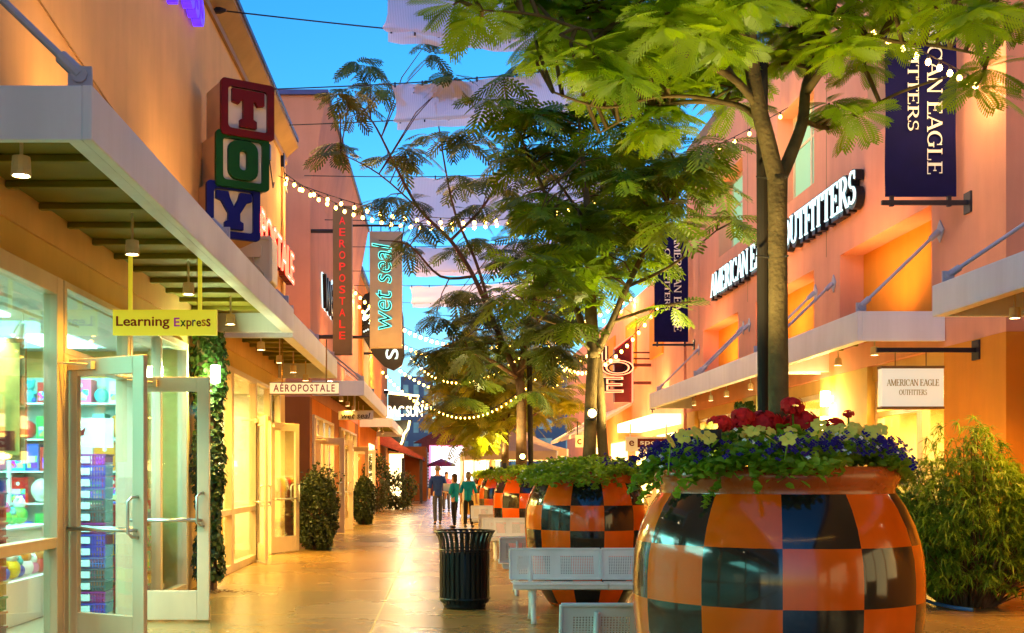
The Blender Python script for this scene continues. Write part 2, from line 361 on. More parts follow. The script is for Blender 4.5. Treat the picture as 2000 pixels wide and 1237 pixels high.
GL = {
 'A': (.80, [('D', .08, 0, .40, 1, TN), ('D', .72, 0, .40, 1, TK), ('H', .2, .6, .32, .05), ('H', -.03, .2, .02, SF), ('H', .58, .86, .02, SF)]),
 'M': (1.02, [('V', .11, 0, 1, TN), ('D', .50, .02, .13, 1, TK), ('D', .50, .02, .87, 1, TN), ('V', .88, 0, 1, TK), ('H', 0, .22, .02, SF), ('H', .76, 1.0, .02, SF), ('H', 0, .18, .98, SF), ('H', .84, 1.0, .98, SF)]),
 'E': (.72, [('V', .17, 0, 1, TK), ('H', .03, .62, .975, SF), ('H', .17, .50, .51, SF), ('H', .03, .66, .025, SF), ('V', .64, 0, .22, .05), ('V', .60, .80, 1, .05), ('V', .48, .40, .62, .05)]),
 'R': (.80, [('V', .17, 0, 1, TK), ('A', .34, .74, .26, .24, -90, 90, TK, .05), ('H', .03, .36, .975, SF), ('H', .17, .36, .49, SF), ('D', .70, 0, .40, .49, TK), ('H', .03, .32, .02, SF), ('H', .62, .82, .02, SF)]),
 'I': (.36, [('V', .18, 0, 1, TK), ('H', .04, .32, .02, SF), ('H', .04, .32, .98, SF)]),
 'C': (.80, [('A', .44, .5, .36, .47, 48, 312, TK, .055), ('V', .69, .66, .98, .05)]),
 'G': (.86, [('A', .44, .5, .36, .47, 48, 325, TK, .055), ('V', .69, .66, .98, .05), ('V', .70, .08, .42, TK), ('H', .56, .84, .43, SF)]),
 'N': (.84, [('V', .11, 0, 1, TN), ('D', .70, .0, .13, 1, TK), ('V', .72, 0, 1, TN), ('H', 0, .22, .02, SF), ('H', .60, .84, .98, SF), ('H', 0, .16, .98, SF)]),
 'L': (.66, [('V', .17, 0, 1, TK), ('H', .03, .60, .025, SF), ('V', .59, 0, .26, .05), ('H', .03, .32, .98, SF)]),
 'O': (.90, [('A', .45, .5, .37, .47, 0, 360, TK, .055)]),
 'U': (.84, [('V', .17, .3, 1, TK), ('A', .42, .32, .25, .30, 180, 360, .09, .07), ('V', .67, .3, 1, TN), ('H', .03, .31, .98, SF), ('H', .54, .80, .98, SF)]),
 'T': (.74, [('V', .37, 0, 1, TK), ('H', .03, .71, .975, SF), ('V', .05, .76, 1, .05), ('V', .69, .76, 1, .05), ('H', .23, .51, .02, SF)]),
 'F': (.66, [('V', .17, 0, 1, TK), ('H', .03, .60, .975, SF), ('H', .17, .48, .51, SF), ('V', .58, .78, 1, .05), ('V', .46, .40, .62, .05), ('H', .03, .32, .02, SF)]),
 'S': (.62, [('A', .31, .735, .20, .235, 40, 270, .09, .06), ('A', .31, .265, .22, .235, -130, 90, .13, .06), ('V', .50, .72, .97, .045), ('V', .08, .04, .28, .045)]),
 ' ': (.36, []),
}
def serif_width(s): return sum(GL[c][0] for c in s)
def serif(mb, s, fr, h, width, mi=0, depth=.01, grow=0.):
    o, u, v, n = fr; sx = width/serif_width(s); x = 0; k = 0
    for ch in s:
        adv, st = GL[ch]
        for q in st:
            k += 1; d = depth+.0004*(k % 9)
            if grow: q = tuple(q[:-1])+(q[-1]+grow,) if q[0] != 'A' else q[:-2]+(q[-2]+grow, q[-1]+grow)
            pt = lambda a, b: ((x+a)*sx, b*h)
            if q[0] == 'H': _, a, b, y, wd = q; poly = [pt(a, y-wd/2), pt(b, y-wd/2), pt(b, y+wd/2), pt(a, y+wd/2)]; mb.prism(poly, fr, 0, d, mi)
            elif q[0] == 'V': _, a, y0, y1, wd = q; poly = [pt(a-wd/2, y0), pt(a+wd/2, y0), pt(a+wd/2, y1), pt(a-wd/2, y1)]; mb.prism(poly, fr, 0, d, mi)
            elif q[0] == 'D': _, a, y0, b, y1, wd = q; poly = [pt(a-wd/2, y0), pt(a+wd/2, y0), pt(b+wd/2, y1), pt(b-wd/2, y1)]; mb.prism(poly, fr, 0, d, mi)
            else:
                _, cx, cy, rx, ry, a0, a1, w1, w0 = q; N = 14
                for i in range(N):
                    pl = []
                    for t, sg in ((i, 1), (i+1, 1), (i+1, -1), (i, -1)):
                        a = R(a0+(a1-a0)*t/N); wd = w0+(w1-w0)*abs(math.cos(a))
                        pl.append(pt(cx+(rx+sg*wd/2)*math.cos(a), cy+(ry+sg*wd/2*.9)*math.sin(a)))
                    mb.prism(pl[::-1], fr, 0, d, mi)
        x += adv
# ------------------------------------------------------------------ setting: the floor
g = MB(); g.add([(-300, -60, 0), (300, -60, 0), (300, 600, 0), (-300, 600, 0)], [(0, 1, 2, 3)])
struct(g.build('plaza_floor', 'floor'))

# ------------------------------------------------------------------ building helpers
def bay(par, X, Y0, Y1, z0=0.0, z1=3.17, mid=None, posts=(), fr='frame', t=.075, bottom=.12, label=None):
    f = MB(); d = .06
    f.box(X-d, X+d, Y0, Y0+t, z0, z1); f.box(X-d, X+d, Y1-t, Y1, z0, z1)
    f.box(X-d+.003, X+d-.003, Y0+t, Y1-t, z1-t, z1); f.box(X-d+.003, X+d-.003, Y0+t, Y1-t, z0, z0+bottom)
    for p in posts: f.box(X-d+.004, X+d-.004, p-t/2, p+t/2, z0+bottom, z1-t)
    if mid: f.box(X-d+.006, X+d-.006, Y0+t, Y1-t, mid-.045, mid+.045)
    o = f.build('window', fr, par, bevel=.006)
    if label: o['label'] = label
    p = MB(); p.box(X-.006, X+.006, Y0+t*.7, Y1-t*.7, z0+bottom*.7, z1-t*.7); p.build('pane', 'glass', o)
    return o
def leaf(par, hinge, end, h=2.48, z=.02, label=None, fr='frame', handle_side=1):
    a = Vector((hinge[0], hinge[1], z)); b = Vector((end[0], end[1], z)); u = (b-a); W = u.length; u.normalize(); v = FZ; n = u.cross(v)
    f = MB(); t = .024
    st, tr, br = .125, .15, .30
    f.obox(a, u, v, n, 0, st, 0, h, -t, t); f.obox(a, u, v, n, W-st, W, 0, h, -t, t)
    f.obox(a, u, v, n, st, W-st, h-tr, h, -t+.002, t-.002); f.obox(a, u, v, n, st, W-st, 0, br, -t+.002, t-.002)
    o = f.build('door', fr, par, bevel=.006)
    if label: o['label'] = label
    p = MB(); p.obox(a, u, v, n, st-.01, W-st+.01, br-.01, h-tr+.01, -.005, .005); p.build('pane', 'glass', o)
    q = MB()
    for s in (-1, 1):
        q.tube([a+u*.07+v*1.02+n*s*(t+.05), a+u*(W-.07)+v*1.02+n*s*(t+.05)], .017, 8)
        for e in (.08, W-.08): q.tube([a+u*e+v*1.02+n*s*t, a+u*e+v*1.02+n*s*(t+.05)], .014, 6)
    q.build('push_bar', 'steel', o, smooth=True)
    q = MB()
    for s in (-1, 1):
        e = W-.06; dd = s*(t+.07)
        q.tube([a+u*e+v*.96+n*s*t, a+u*(e-.02)+v*.965+n*dd*.8, a+u*(e-.05)+v*1.0+n*dd, a+u*(e-.05)+v*1.26+n*dd, a+u*(e-.02)+v*1.295+n*dd*.8, a+u*e+v*1.3+n*s*t], .014, 8)
    q.build('handle', 'steel', o, smooth=True)
    q = MB(); q.obox(a, u, v, n, .03, .34, h-.10, h-.03, t, t+.05); q.tube([a+u*.3+v*(h-.06)+n*(t+.05), a+u*.1+v*(h-.05)+n*(t+.26)], .012, 6)
    q.build('door_closer', 'frame', o)
    return o
def canopy(par, Xw, Xo, Y0, Y1, z0=3.457, z1=3.78, rods=(), lamps=(), s=1, lx=None, power=60, col=WARM, ribs=.70, rodz=4.95, spotang=118):
    """s=+1: wall on the left, street towards +X"""
    lo, hi = (Xw+.003, Xo) if s > 0 else (Xo, Xw-.003)
    out0, out1 = (Xo-.06, Xo) if s > 0 else (Xo, Xo+.06)
    f = MB()
    f.box(out0, out1, Y0, Y1, z0, z1, 0)                       # long fascia
    a, b = (lo, out0) if s > 0 else (out1, hi)
    f.box(a, b, Y0, Y0+.06, z0, z1-.002, 0); f.box(a, b, Y1-.06, Y1, z0, z1-.002, 0)
    if s > 0: f.box(out0-.10, out0, Y0+.06, Y1-.06, z0+.004, z0+.03, 0)
    else: f.box(out1, out1+.10, Y0+.06, Y1-.06, z0+.004, z0+.03, 0)
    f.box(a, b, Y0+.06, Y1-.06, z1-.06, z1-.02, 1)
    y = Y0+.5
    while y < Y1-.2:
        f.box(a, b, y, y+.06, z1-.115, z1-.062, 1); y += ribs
    c = f.build('canopy', ['fascia', 'deck'], par, bevel=.008)
    for (x, y) in lamps:
        d = MB(); d.lathe([(.012, z1-.07), (.012, z0+.03), (.055, z0+.02), (.062, z0-.10), (.055, z0-.10)], 12, (x, y, 0), 0)
        d.add([(x+.052*math.cos(t*math.pi/6), y+.052*math.sin(t*math.pi/6), z0-.09) for t in range(12)], [tuple(range(11, -1, -1))], 1)
        d.build('downlight', ['frame', 'lamp'], c)
        if power: lamp('SPOT', (x, y, z0-.12), power, col, .06, (0, 0, -1), spotang, .9)
    for y in rods:
        r = MB(); A = Vector((Xo-s*.10, y, z1+.09)); B = Vector((Xw+s*.03, y, rodz)); D = (B-A).normalized()
        r.tube([A, A+D*.16, A+D*.17, B-D*.17, B-D*.16, B], [.042, .042, .024, .024, .042, .042], 10)
        r.box(A.x-.07, A.x+.07, y-.012, y+.012, z1, z1+.14); r.tube([A-FY*.03, A+FY*.03], .05, 10)
        xx = (Xw+.003, Xw+.02) if s > 0 else (Xw-.02, Xw-.003)
        fr = (Vector((xx[0], y, rodz)), FY, FZ, FX)
        r.prism([(-.0, -.16), (.13, 0), (0, .16), (-.13, 0)], fr, 0, xx[1]-xx[0])
        r.build('tie_rod', 'rod', c, smooth=False)
    return c
def cornice(par, X, Y0, Y1, zb, zt, out, m='trim', s=1):
    f = MB(); fr = (Vector((X+.003*s, Y0, 0)), FX*s, FZ, FY*-1) if s > 0 else (Vector((X-.003, Y0, 0)), -FX, FZ, FY)
    poly = [(0, zb), (out, zt-.06), (out, zt), (0, zt)]
    if s > 0: f.prism(poly, (Vector((X+.003, Y1, 0)), FX, FZ, -FY), 0, Y1-Y0)
    else: f.prism(poly, (Vector((X-.003, Y0, 0)), -FX, FZ, FY), 0, Y1-Y0)
    return f.build('cornice', m, par)

# ================================================================== LEFT: peach building with the toy shop and the clothes shop
A = thing('shop_building', 'peach stucco shop building on the left with a toy shop and metal canopies', 'building', (-6, 12, 0))
XL = -3.3
b = MB()
b.box(-10, XL, -16, 23.6, 3.45, 8.38)                              # upper storey
b.build('wall', 'wallA', A)
b = MB(); b.box(-10, XL-.02, -16, 23.58, 3.17, 3.447); b.build('shopfront_header', 'cream', A)
b = MB(); b.box(-3.75, XL-.01, 14.35, 15.25, 0, 3.168); b.box(-10, XL-.01, 22.55, 23.6, 0, 3.168); b.box(-9, -3.75, 14.6, 15.0, 0, 3.168); b.build('pier', 'cream', A)
b = MB(); b.box(XL+.003, XL+.05, -16, 23.6, 8.0, 8.1); b.build('trim_band', 'trim', A)
cornice(A, XL, -16, 23.6, 8.12, 8.42, .27, 'trim')
b = MB(); b.box(-10.1, -3.0, -16, 23.45, 8.423, 8.5); b.build('roof', 'roofblue', A)
q = MB(); q.tube([(XL+.03, 22.95, 3.85), (XL+.03, 22.95, 7.9)], .025, 8); q.build('conduit', 'wallA', A)
for y_ in (6.0, 18.6): MB().box(XL+.0005, XL+.004, y_-.009, y_+.009, 3.9, 7.98).build('control_joint', 'trim', A)
for px, py in ((521, 296), (549, 312)):
    k_ = (VX-px)/F; y_ = 3.3/k_; z_ = CH-(py-HY)/F*y_
    q = MB(); q.box(XL+.003, XL+.07, y_-.07, y_+.07, z_-.16, z_+.12); q.build('socket_box', 'dark', A)
    q = MB(); q.tube([(XL+.05, y_, z_-.15), (XL+.08, y_+.03, z_-.42), (XL+.08, y_+.25, z_-.62), (XL+.06, y_+.5, z_-.45)], .012, 5); q.build('lead', 'dark', A)
q = MB(); q.tube([(XL+.02, 8.0, 5.46), (XL+.02, 9.1, 5.36), (XL+.02, 11, 5.15), (XL+.02, 13.5, 4.93), (XL+.03, 14.6, 4.7)], .009, 5); q.build('wall_cable', 'trim', A)
q = MB(); q.box(XL+.003, XL+.06, 16.0, 16.2, 7.95, 8.2) if False else q.tube([(XL, 16.1, 8.14), (XL+.12, 16.1, 8.14), (XL+.2, 16.1, 8.14)], [.05, .05, .02], 8); q.build('cable_anchor', 'dark', A)
# rooms behind the glass
b = MB(); b.box(-9.1, -9, -16, 23.5, 0, 3.168); b.box(-9, XL-.1, 22.4, 22.55, 0, 3.168); b.build('back_wall', 'inwall', A)
b = MB(); b.box(-9, XL-.08, -15.9, 14.58, 3.10, 3.165); b.box(-9, XL-.08, 15.02, 22.38, 3.10, 3.165); b.build('ceiling', 'ceil', A)
b = MB(); b.box(-9, XL-.08, -15.9, 14.58, .004, .012); b.box(-9, XL-.08, 15.02, 22.38, .004, .012); b.build('shop_floor', 'infloor', A)
for y0, y1, ps in ((-15.9, -4, (-12, -8)), (-4, 2.5, (-.8,)), (2.5, 6.0, ()), (6.0, 9.62, ())):
    bay(A, XL, y0, y1, mid=.93, posts=ps, t=.15 if y1 > 9 else .1)
bay(A, XL, 9.66, 11.66, z0=2.54, t=.06, bottom=.06, label='transom window over the open toy shop doors')
f = MB(); f.box(XL-.07, XL+.07, 9.62, 9.73, 0, 2.54); f.box(XL-.07, XL+.07, 11.59, 11.70, 0, 2.54); f.box(XL-.068, XL+.068, 9.73, 11.59, 2.48, 2.538); f.build('door_frame', 'frame', A, bevel=.006)
bay(A, XL, 11.70, 14.35, mid=None, posts=(13.0,), t=.09)
leaf(A, (XL+.05, 9.78), (-2.47, 9.36), label='open near glass door leaf of the toy shop')
leaf(A, (XL+.05, 11.52), (-2.38, 11.50), label='open far glass door leaf of the toy shop')
bay(A, XL, 15.25, 17.4, mid=.93, posts=(), t=.09); bay(A, XL, 17.4, 19.62, mid=.93, posts=(), t=.09)
bay(A, XL, 19.62, 21.2, z0=2.54, t=.06, bottom=.06); bay(A, XL, 21.2, 22.55, posts=(), t=.09)
leaf(A, (XL+.05, 19.7), (-2.95, 18.85), label='open near door leaf of the clothes shop, almost edge on')
leaf(A, (XL+.05, 21.2), (-2.83, 22.07), label='open far door leaf of the clothes shop')
canopy(A, XL, -2.05, 6.58, 15.5, rods=(6.68, 11, 15.2), lamps=[(-2.62, y) for y in (7.0, 9.5, 11.6, 13.9)], power=120)
canopy(A, XL, -2.12, 15.9, 22.6, z0=3.44, z1=3.80, rods=(16.2, 19.5, 22.3), lamps=[(-2.68, y) for y in (16.6, 18.5, 20.2, 22)], power=140)
canopy(A, XL, -2.05, -9, 4.4, rods=(), lamps=[(-2.62, y) for y in (-5, -2, 0.5, 3)], power=85)
# interior light of the toy shop: ceiling panels (cool) and of the clothes shop (warm)
def panel(par, x, y, z, m, sx=.6, sy=1.2):
    q = MB(); q.box(x-sx/2, x+sx/2, y-sy/2, y+sy/2, z-.02, z); return q
M['panel_c'] = emit('cool_ceiling_panel', (.60, 1, .92), 3); M['panel_w'] = emit('warm_ceiling_panel', (1, .78, .36), 9)
q = MB()
for x in (-4.6, -6.8):
    for y in (3.5, 7.3, 10.6, 13.4): q.box(x-.3, x+.3, y-.6, y+.6, 3.07, 3.098)
q.build('ceiling_light', 'panel_c', A)
for y in (4.5, 8.5, 12.3): lamp('AREA', (-5.2, y, 3.02), 125, COOL, d=(0, 0, -1), sx=2.4, sy=2.4)
q = MB()
for x in (-4.6, -6.8):
    for y in (16.4, 19, 21.4): q.box(x-.3, x+.3, y-.6, y+.6, 3.07, 3.098)
q.build('ceiling_light', 'panel_w', A)
for y in (16.8, 20.4): lamp('AREA', (-5.2, y, 3.02), 270, (1, .62, .12), d=(0, 0, -1), sx=2.4, sy=2.4)
lamp('AREA', (-6, -6, 3.02), 200, COOL, d=(0, 0, -1), sx=2.4, sy=9)

# alcove wall and mauve building with the second clothes shop
B = thing('shop_building', 'tall mauve stucco shop building with a flared blue cornice on the left', 'building', (-6, 36, 0))
b = MB(); b.box(-12, XL, 28.0, 44, 3.45, 8.87); b.build('wall', 'wallB', B)
b = MB(); b.box(-12, XL-.01, 28.0, 28.5, 0, 3.447); b.box(-4.2, XL-.012, 33.6, 35.9, 0, 3.447); b.box(-4.2, XL-.012, 42.4, 44, 0, 3.447); b.build('pier', 'wallBd', B)
b = MB(); b.box(-12, XL-.02, 28.5, 33.6, 3.03, 3.447); b.box(-12, XL-.02, 35.9, 42.4, 3.03, 3.447); b.build('shopfront_header', 'wallC', B)
b = MB(); b.prism([(-12, 8.87), (XL, 8.87), (-2.92, 11.0), (-12, 11.0)], front((0, 28.2, 0)), -15.8, 0); b.build('flared_parapet', 'wallB', B)
b = MB(); b.box(-12.1, -2.86, 28.1, 44.1, 11.003, 11.12); b.build('roof', 'roofblue', B)
b = MB(); b.box(-12, -8, 28.5, 43.9, 0, 3.4); b.build('back_wall', 'inwarm', B)
b = MB(); b.box(-8, XL-.1, 28.5, 43.9, 3.0, 3.025); b.build('ceiling', 'ceil', B)
bay(B, XL, 28.5, 29.0, z1=3.03); bay(B, XL, 29.0, 30.55, z0=2.5, z1=3.03, t=.06, bottom=.06); bay(B, XL, 30.55, 33.6, z1=3.03, posts=(32,), mid=.9)
bay(B, XL, 35.9, 37, z1=3.03); bay(B, XL, 37, 39, z0=2.5, z1=3.03, t=.06, bottom=.06); bay(B, XL, 39, 42.4, z1=3.03, posts=(40.6,), mid=.9)
leaf(B, (XL+.05, 28.95), (-2.5, 28.72), h=2.43); leaf(B, (XL+.05, 30.6), (-2.43, 30.5), h=2.43)
leaf(B, (XL+.05, 37.0), (-2.42, 36.8), h=2.4); leaf(B, (XL+.05, 41.5), (-2.5, 41.7), h=2.4)
canopy(B, XL, -1.98, 28.4, 39.7, z0=3.5, z1=3.88, rods=(28.7, 33, 38), lamps=[(-2.62, y) for y in (29, 31, 33, 35, 37)], power=110)
for y in (31, 39.5): lamp('AREA', (-5.2, y, 2.95), 400, (1, .68, .18), d=(0, 0, -1), sx=2.6, sy=3.4)

Cb = thing('shop_building', 'orange stucco shop building behind the dark leaf shaped sign', 'building', (-6, 55, 0))
b = MB(); b.box(-12, XL-.001, 44.2, 67, 0, 9.5); b.build('wall', 'wallC', Cb)
b = MB(); b.box(XL+.002, XL+.06, 46, 49, 4.2, 8.6); b.build('wall_panel', 'cream', Cb)
b = MB(); b.box(-12.1, XL+.15, 44.25, 67.1, 9.503, 9.7); b.build('parapet_cap', 'roofblue', Cb)
canopy(Cb, XL, -2.0, 44.6, 56, z0=3.4, z1=3.75, rods=(), lamps=[(-2.62, y) for y in (46, 49)], power=60)
b = MB(); b.box(XL+.002, XL+.05, 50, 53.4, .3, 2.9); b.build('window', emit('lit_shop_window', (1, .72, .28), 1.6), Cb)

# ================================================================== RIGHT: salmon building of the clothing shop
XR = 7.05
D = thing('shop_building', 'salmon stucco two storey clothing shop on the right with square recesses', 'building', (10, 20, 0))
def wall_with_holes(mb, X, depth, y0, y1, z0, z1, holes, mi=0):
    """front skin of the wall with rectangular openings, given real thickness `depth` away from the street (+X)"""
    ys = sorted({y0, y1, *[h[0] for h in holes], *[h[1] for h in holes]}); zs = sorted({z0, z1, *[h[2] for h in holes], *[h[3] for h in holes]})
    for i in range(len(ys)-1):
        run = None
        for j in range(len(zs)-1):
            cy, cz = (ys[i]+ys[i+1])/2, (zs[j]+zs[j+1])/2
            inside = any(h[0] < cy < h[1] and h[2] < cz < h[3] for h in holes)
            if not inside:
                if run is None: run = [zs[j], zs[j+1]]
                else: run[1] = zs[j+1]
            if inside or j == len(zs)-2:
                if run: mb.box(X, X+depth, ys[i], ys[i+1], run[0], run[1], mi)
                run = None
niches = [(16.25, 20.0, 3.7, 5.4), (21.4, 25.4, 3.7, 5.4), (26.9, 30.5, 3.7, 5.4)]
wins = [(16.4, 18.7, 7.05, 9.0), (21.4, 23.75, 7.05, 9.0), (26.5, 28.8, 7.05, 9.0)]
b = MB(); wall_with_holes(b, XR, .42, 14.1, 32.6, 3.30, 10.6, niches+wins); b.build('wall', 'wallR', D)
b = MB()
b.box(XR+.42, 14, 14.12, 32.58, 3.31, 10.55); b.build('recess_back_wall', 'wallRo', D)
b = MB(); b.box(7.6, 14, -16, 14.1, 3.3, 10.6); b.build('set_back_wall', 'wallRo', D)
b = MB(); b.box(XR, 7.9, 14.1, 15.85, 0, 3.298); b.box(7.9, 14, 14.1, 15.0, 0, 3.298); b.build('entrance_pier', 'wallRo', D)
for (y0, y1, z0, z1) in wins:
    f = MB(); x = XR+.33
    f.box(x, x+.08, y0+.003, y0+.1, z0+.003, z1-.003); f.box(x, x+.08, y1-.1, y1-.003, z0+.003, z1-.003); f.box(x, x+.08, (y0+y1)/2-.04, (y0+y1)/2+.04, z0+.1, z1-.1)
    f.box(x, x+.078, y0+.1, y1-.1, z0+.003, z0+.1); f.box(x, x+.078, y0+.1, y1-.1, z1-.1, z1-.003); f.box(x+.01, x+.07, y0+.1, y1-.1, z1-.75, z1-.70)
    o = f.build('upper_window', 'frame', D); p = MB(); p.box(x+.03, x+.05, y0+.09, y1-.09, z0+.09, z1-.09); p.build('pane', 'uplit', o)
b = MB(); b.box(XR-.002, 14, -16, 32.6, 10.603, 10.9); b.build('parapet_cap', 'trim', D)
for y_ in (20.7, 26.05, 31.0): MB().box(XR-.004, XR-.0005, y_-.009, y_+.009, 5.5, 10.55).build('control_joint', 'trim', D)
q = MB(); q.box(XR-.03, XR-.001, 24.6, 25.1, 9.5, 9.8)
for k_ in range(6): q.box(XR-.036, XR-.031, 24.63, 25.07, 9.53+k_*.043, 9.55+k_*.043)
q.build('vent', 'fascia', D)
# ground floor: glazed shopfront between cream piers
XS = 7.25
b = MB()
for y0, y1 in ((18.75, 21.1), (25.0, 26.6), (31.6, 32.6)): MB().box(XR+.012, 7.6, y0, y1, 0, 3.297).build('pier', 'cream', D)
b = MB(); b.box(XS-.1, 7.7, 15.86, 18.74, 3.05, 3.297); b.box(XS-.1, 7.7, 21.11, 24.99, 3.05, 3.297); b.box(XS-.1, 7.7, 26.61, 31.59, 3.05, 3.297); b.build('shopfront_header', 'cream', D)
bay(D, XS, 15.86, 17.0, z1=3.05, t=.1); bay(D, XS, 17.0, 18.74, z1=3.05, t=.1, mid=2.5); bay(D, XS, 21.11, 24.99, z1=3.05, t=.1, posts=(23,)); bay(D, XS, 26.61, 31.59, z1=3.05, t=.1, posts=(28.2, 30))
b = MB(); b.box(12, 12.1, 15, 32.5, 0, 3.3); b.box(XS+.15, 12, 32.4, 32.5, 0, 3.3); b.box(7.9, 12, 15.0, 15.1, 0, 3.3); b.build('back_wall', 'inwarm', D)
b = MB(); b.box(XS+.1, 12, 15.1, 32.4, 3.2, 3.295); b.build('ceiling', 'ceil', D)
for y in (17.5, 23, 29): lamp('AREA', (9, y, 3.1), 620, (1, .72, .18), d=(0, 0, -1), sx=2.6, sy=3.4)
canopy(D, XR, 5.82, 15.8, 20.6, z0=3.38, z1=3.80, rods=(15.95, 20.3), lamps=[(6.42, y) for y in (16.75, 18.3)], s=-1, power=110)
canopy(D, XR, 5.85, 21.0, 31.9, z0=3.38, z1=3.80, rods=(21.3, 25.9, 26.4, 31), lamps=[(6.42, y) for y in (23.5, 25.5, 27, 28.8)], s=-1, power=110)
canopy(D, 7.6, 5.82, 3.0, 13.4, z0=3.38, z1=3.75, rods=(13.2, 8), lamps=[(6.5, y) for y in (5, 8.5, 11.2, 12.8)], s=-1, power=170)
# sconces on the pier by the entrance
for z in (2.88, 2.42):
    q = MB(); q.lathe([(.05, -.14), (.09, -.13), (.09, .13), (.05, .14)], 12, (XR-.12, 20.4, z)); q.box(XR-.05, XR+.01, 20.36, 20.44, z-.05, z+.05)
    q.build('wall_sconce', 'bulbw', D)
lamp('POINT', (XR-.3, 20.4, 2.65), 45, (1, .8, .35), .1)
# street side opposite behind the camera (seen only in the pots' glaze)
b = MB(); b.box(7.6, 7.9, -16, 14.09, 0, 3.29); b.build('lower_wall', 'wallRo', D)
for y0, y1 in ((-14, -9), (-7, -2), (0, 5)):
    for a_ in range(4): q = MB(); q.box(7.54, 7.597, y0+(y1-y0)*a_/4+.06, y0+(y1-y0)*(a_+1)/4-.06, .5+.5*(a_ % 2), 2.8); q.build('lit_window', emit('lit_display_window', (1, .72, .30), .9), D)

E = thing('restaurant_building', 'salmon restaurant building with red neon blade sign on the right', 'building', (10, 48, 0))
b = MB(); b.box(XR+.01, 14, 33.0, 64, 0, 8.0); b.build('wall', 'wallR', E)
b = MB()
for y in (36, 41, 46): b.box(XR-.05, XR+.008, y, y+2.2, 5.4, 7.2)
b.build('upper_window', 'wallRo', E)
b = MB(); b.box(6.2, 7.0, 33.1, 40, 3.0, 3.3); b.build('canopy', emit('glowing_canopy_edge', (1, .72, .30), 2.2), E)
M['litrest'] = emit('lit_restaurant_window', (1, .62, .16), 2.6)
for y0, y1 in ((34, 37), (38, 41), (43, 47), (49, 53)):
    q = MB(); q.box(XR-.03, XR+.006, y0, y1, .9, 2.8); q.build('window', 'litrest', E)
for k, (y, z) in enumerate(((42, 3.3), (46, 3.3), (50.5, 3.3))):
    q = MB(); q.prism([(0, 0), (1.9, -1.1), (1.9, -1.25), (0, -.1)], (Vector((XR, y, z+.9)), -FX, FZ, FY), 0, 3.2); q.build('awning', 'awnpale', E)
lamp('POINT', (5.6, 38, 3.0), 90, WARM2, .3); lamp('POINT', (5.6, 46, 2.6), 110, WARM2, .3)

# ================================================================== far end of the street
G = thing('pavilion_building', 'low dark red corner building with a sloping tiled awning at street end', 'building', (-4, 64, 0))
b = MB(); b.box(-9, -1.0, 67.2, 74, 0, 3.2); b.build('wall', 'wallBd', G)
b = MB(); b.prism([(-3.6, 4.15), (-2.2, 3.1), (-1.05, 2.45), (-1.05, 2.3), (-3.6, 3.2)], front((0, 59, 0)), -8, 0); b.build('awning', 'awnred', G)
b = MB()
for x in (-2.1, -1.15):
    b.box(x-.08, x+.08, 59.2, 59.36, 0, 2.4)
b.build('awning_post', 'dark', G)
b = MB(); b.box(-3.2, -2.35, 67.05, 67.18, .1, 2.75); b.build('lit_doorway', emit('lit_doorway_glow', (1, .75, .3), 2.4), G)
b = MB(); b.box(-2.3, -.95, 66.6, 67.1, 0, 2.9); b.build('kiosk_wall', 'wallBd', G)
S = thing('screen_building', 'building front with a huge glowing white screen at the street end', 'building', (1, 84, 0))
b = MB(); b.box(-1.6, 1.9, 84, 86, 0, 3.9); b.prism([(-2.2, 3.9), (2.4, 3.9), (.1, 5.1)], front((0, 84, 0)), -2, 0); b.build('wall', 'awnred', S)
b = MB(); b.box(-.85, 1.7, 83.9, 83.997, .9, 3.6); b.build('screen', emit('white_screen', (1, .95, 1), 1.5), S)
b = MB(); b.box(-1.0, -.90, 83.88, 83.997, .8, 3.7); b.box(1.75, 1.85, 83.88, 83.997, .8, 3.7); b.box(-.9, 1.75, 83.88, 83.99, 3.62, 3.7); b.build('screen_frame', emit('pink_screen_frame', (1, .25, .45), .9), S)
b = MB()
for k in range(12): b.box(-1.58, -1.05, 83.93, 83.997, .6+k*.22, .76+k*.22)
b.build('siding', 'txtw', S)
b = MB(); b.box(-1.5, -1.15, 83.9, 83.925, 3.0, 3.35); b.build('emblem', 'navy', S)
for (x0, x1, y, z, lb) in ((-4.5, -1.2, 120, 12.0, 'slate blue tower far beyond the street end, left and shorter'), (-.9, 3.5, 150, 11.0, 'wide slate blue block far beyond the street end'),
                           (6, 14, 110, 12, 'slate blue block far away behind the restaurant')):
    o = thing('tower_building', lb, 'building', ((x0+x1)/2, y, 0)); b = MB(); b.box(x0, x1, y, y+8, 0, z); b.build('wall', 'slate', o)
    b = MB(); n = 3
    for k in range(n):
        for j in range(5):
            xx = x0+(x1-x0)*(k+.25)/n; b.box(xx, xx+(x1-x0)*.5/n, y-.03, y+.02, 2+j*2, 3.1+j*2)
    b.build('window', 'glassup', o)
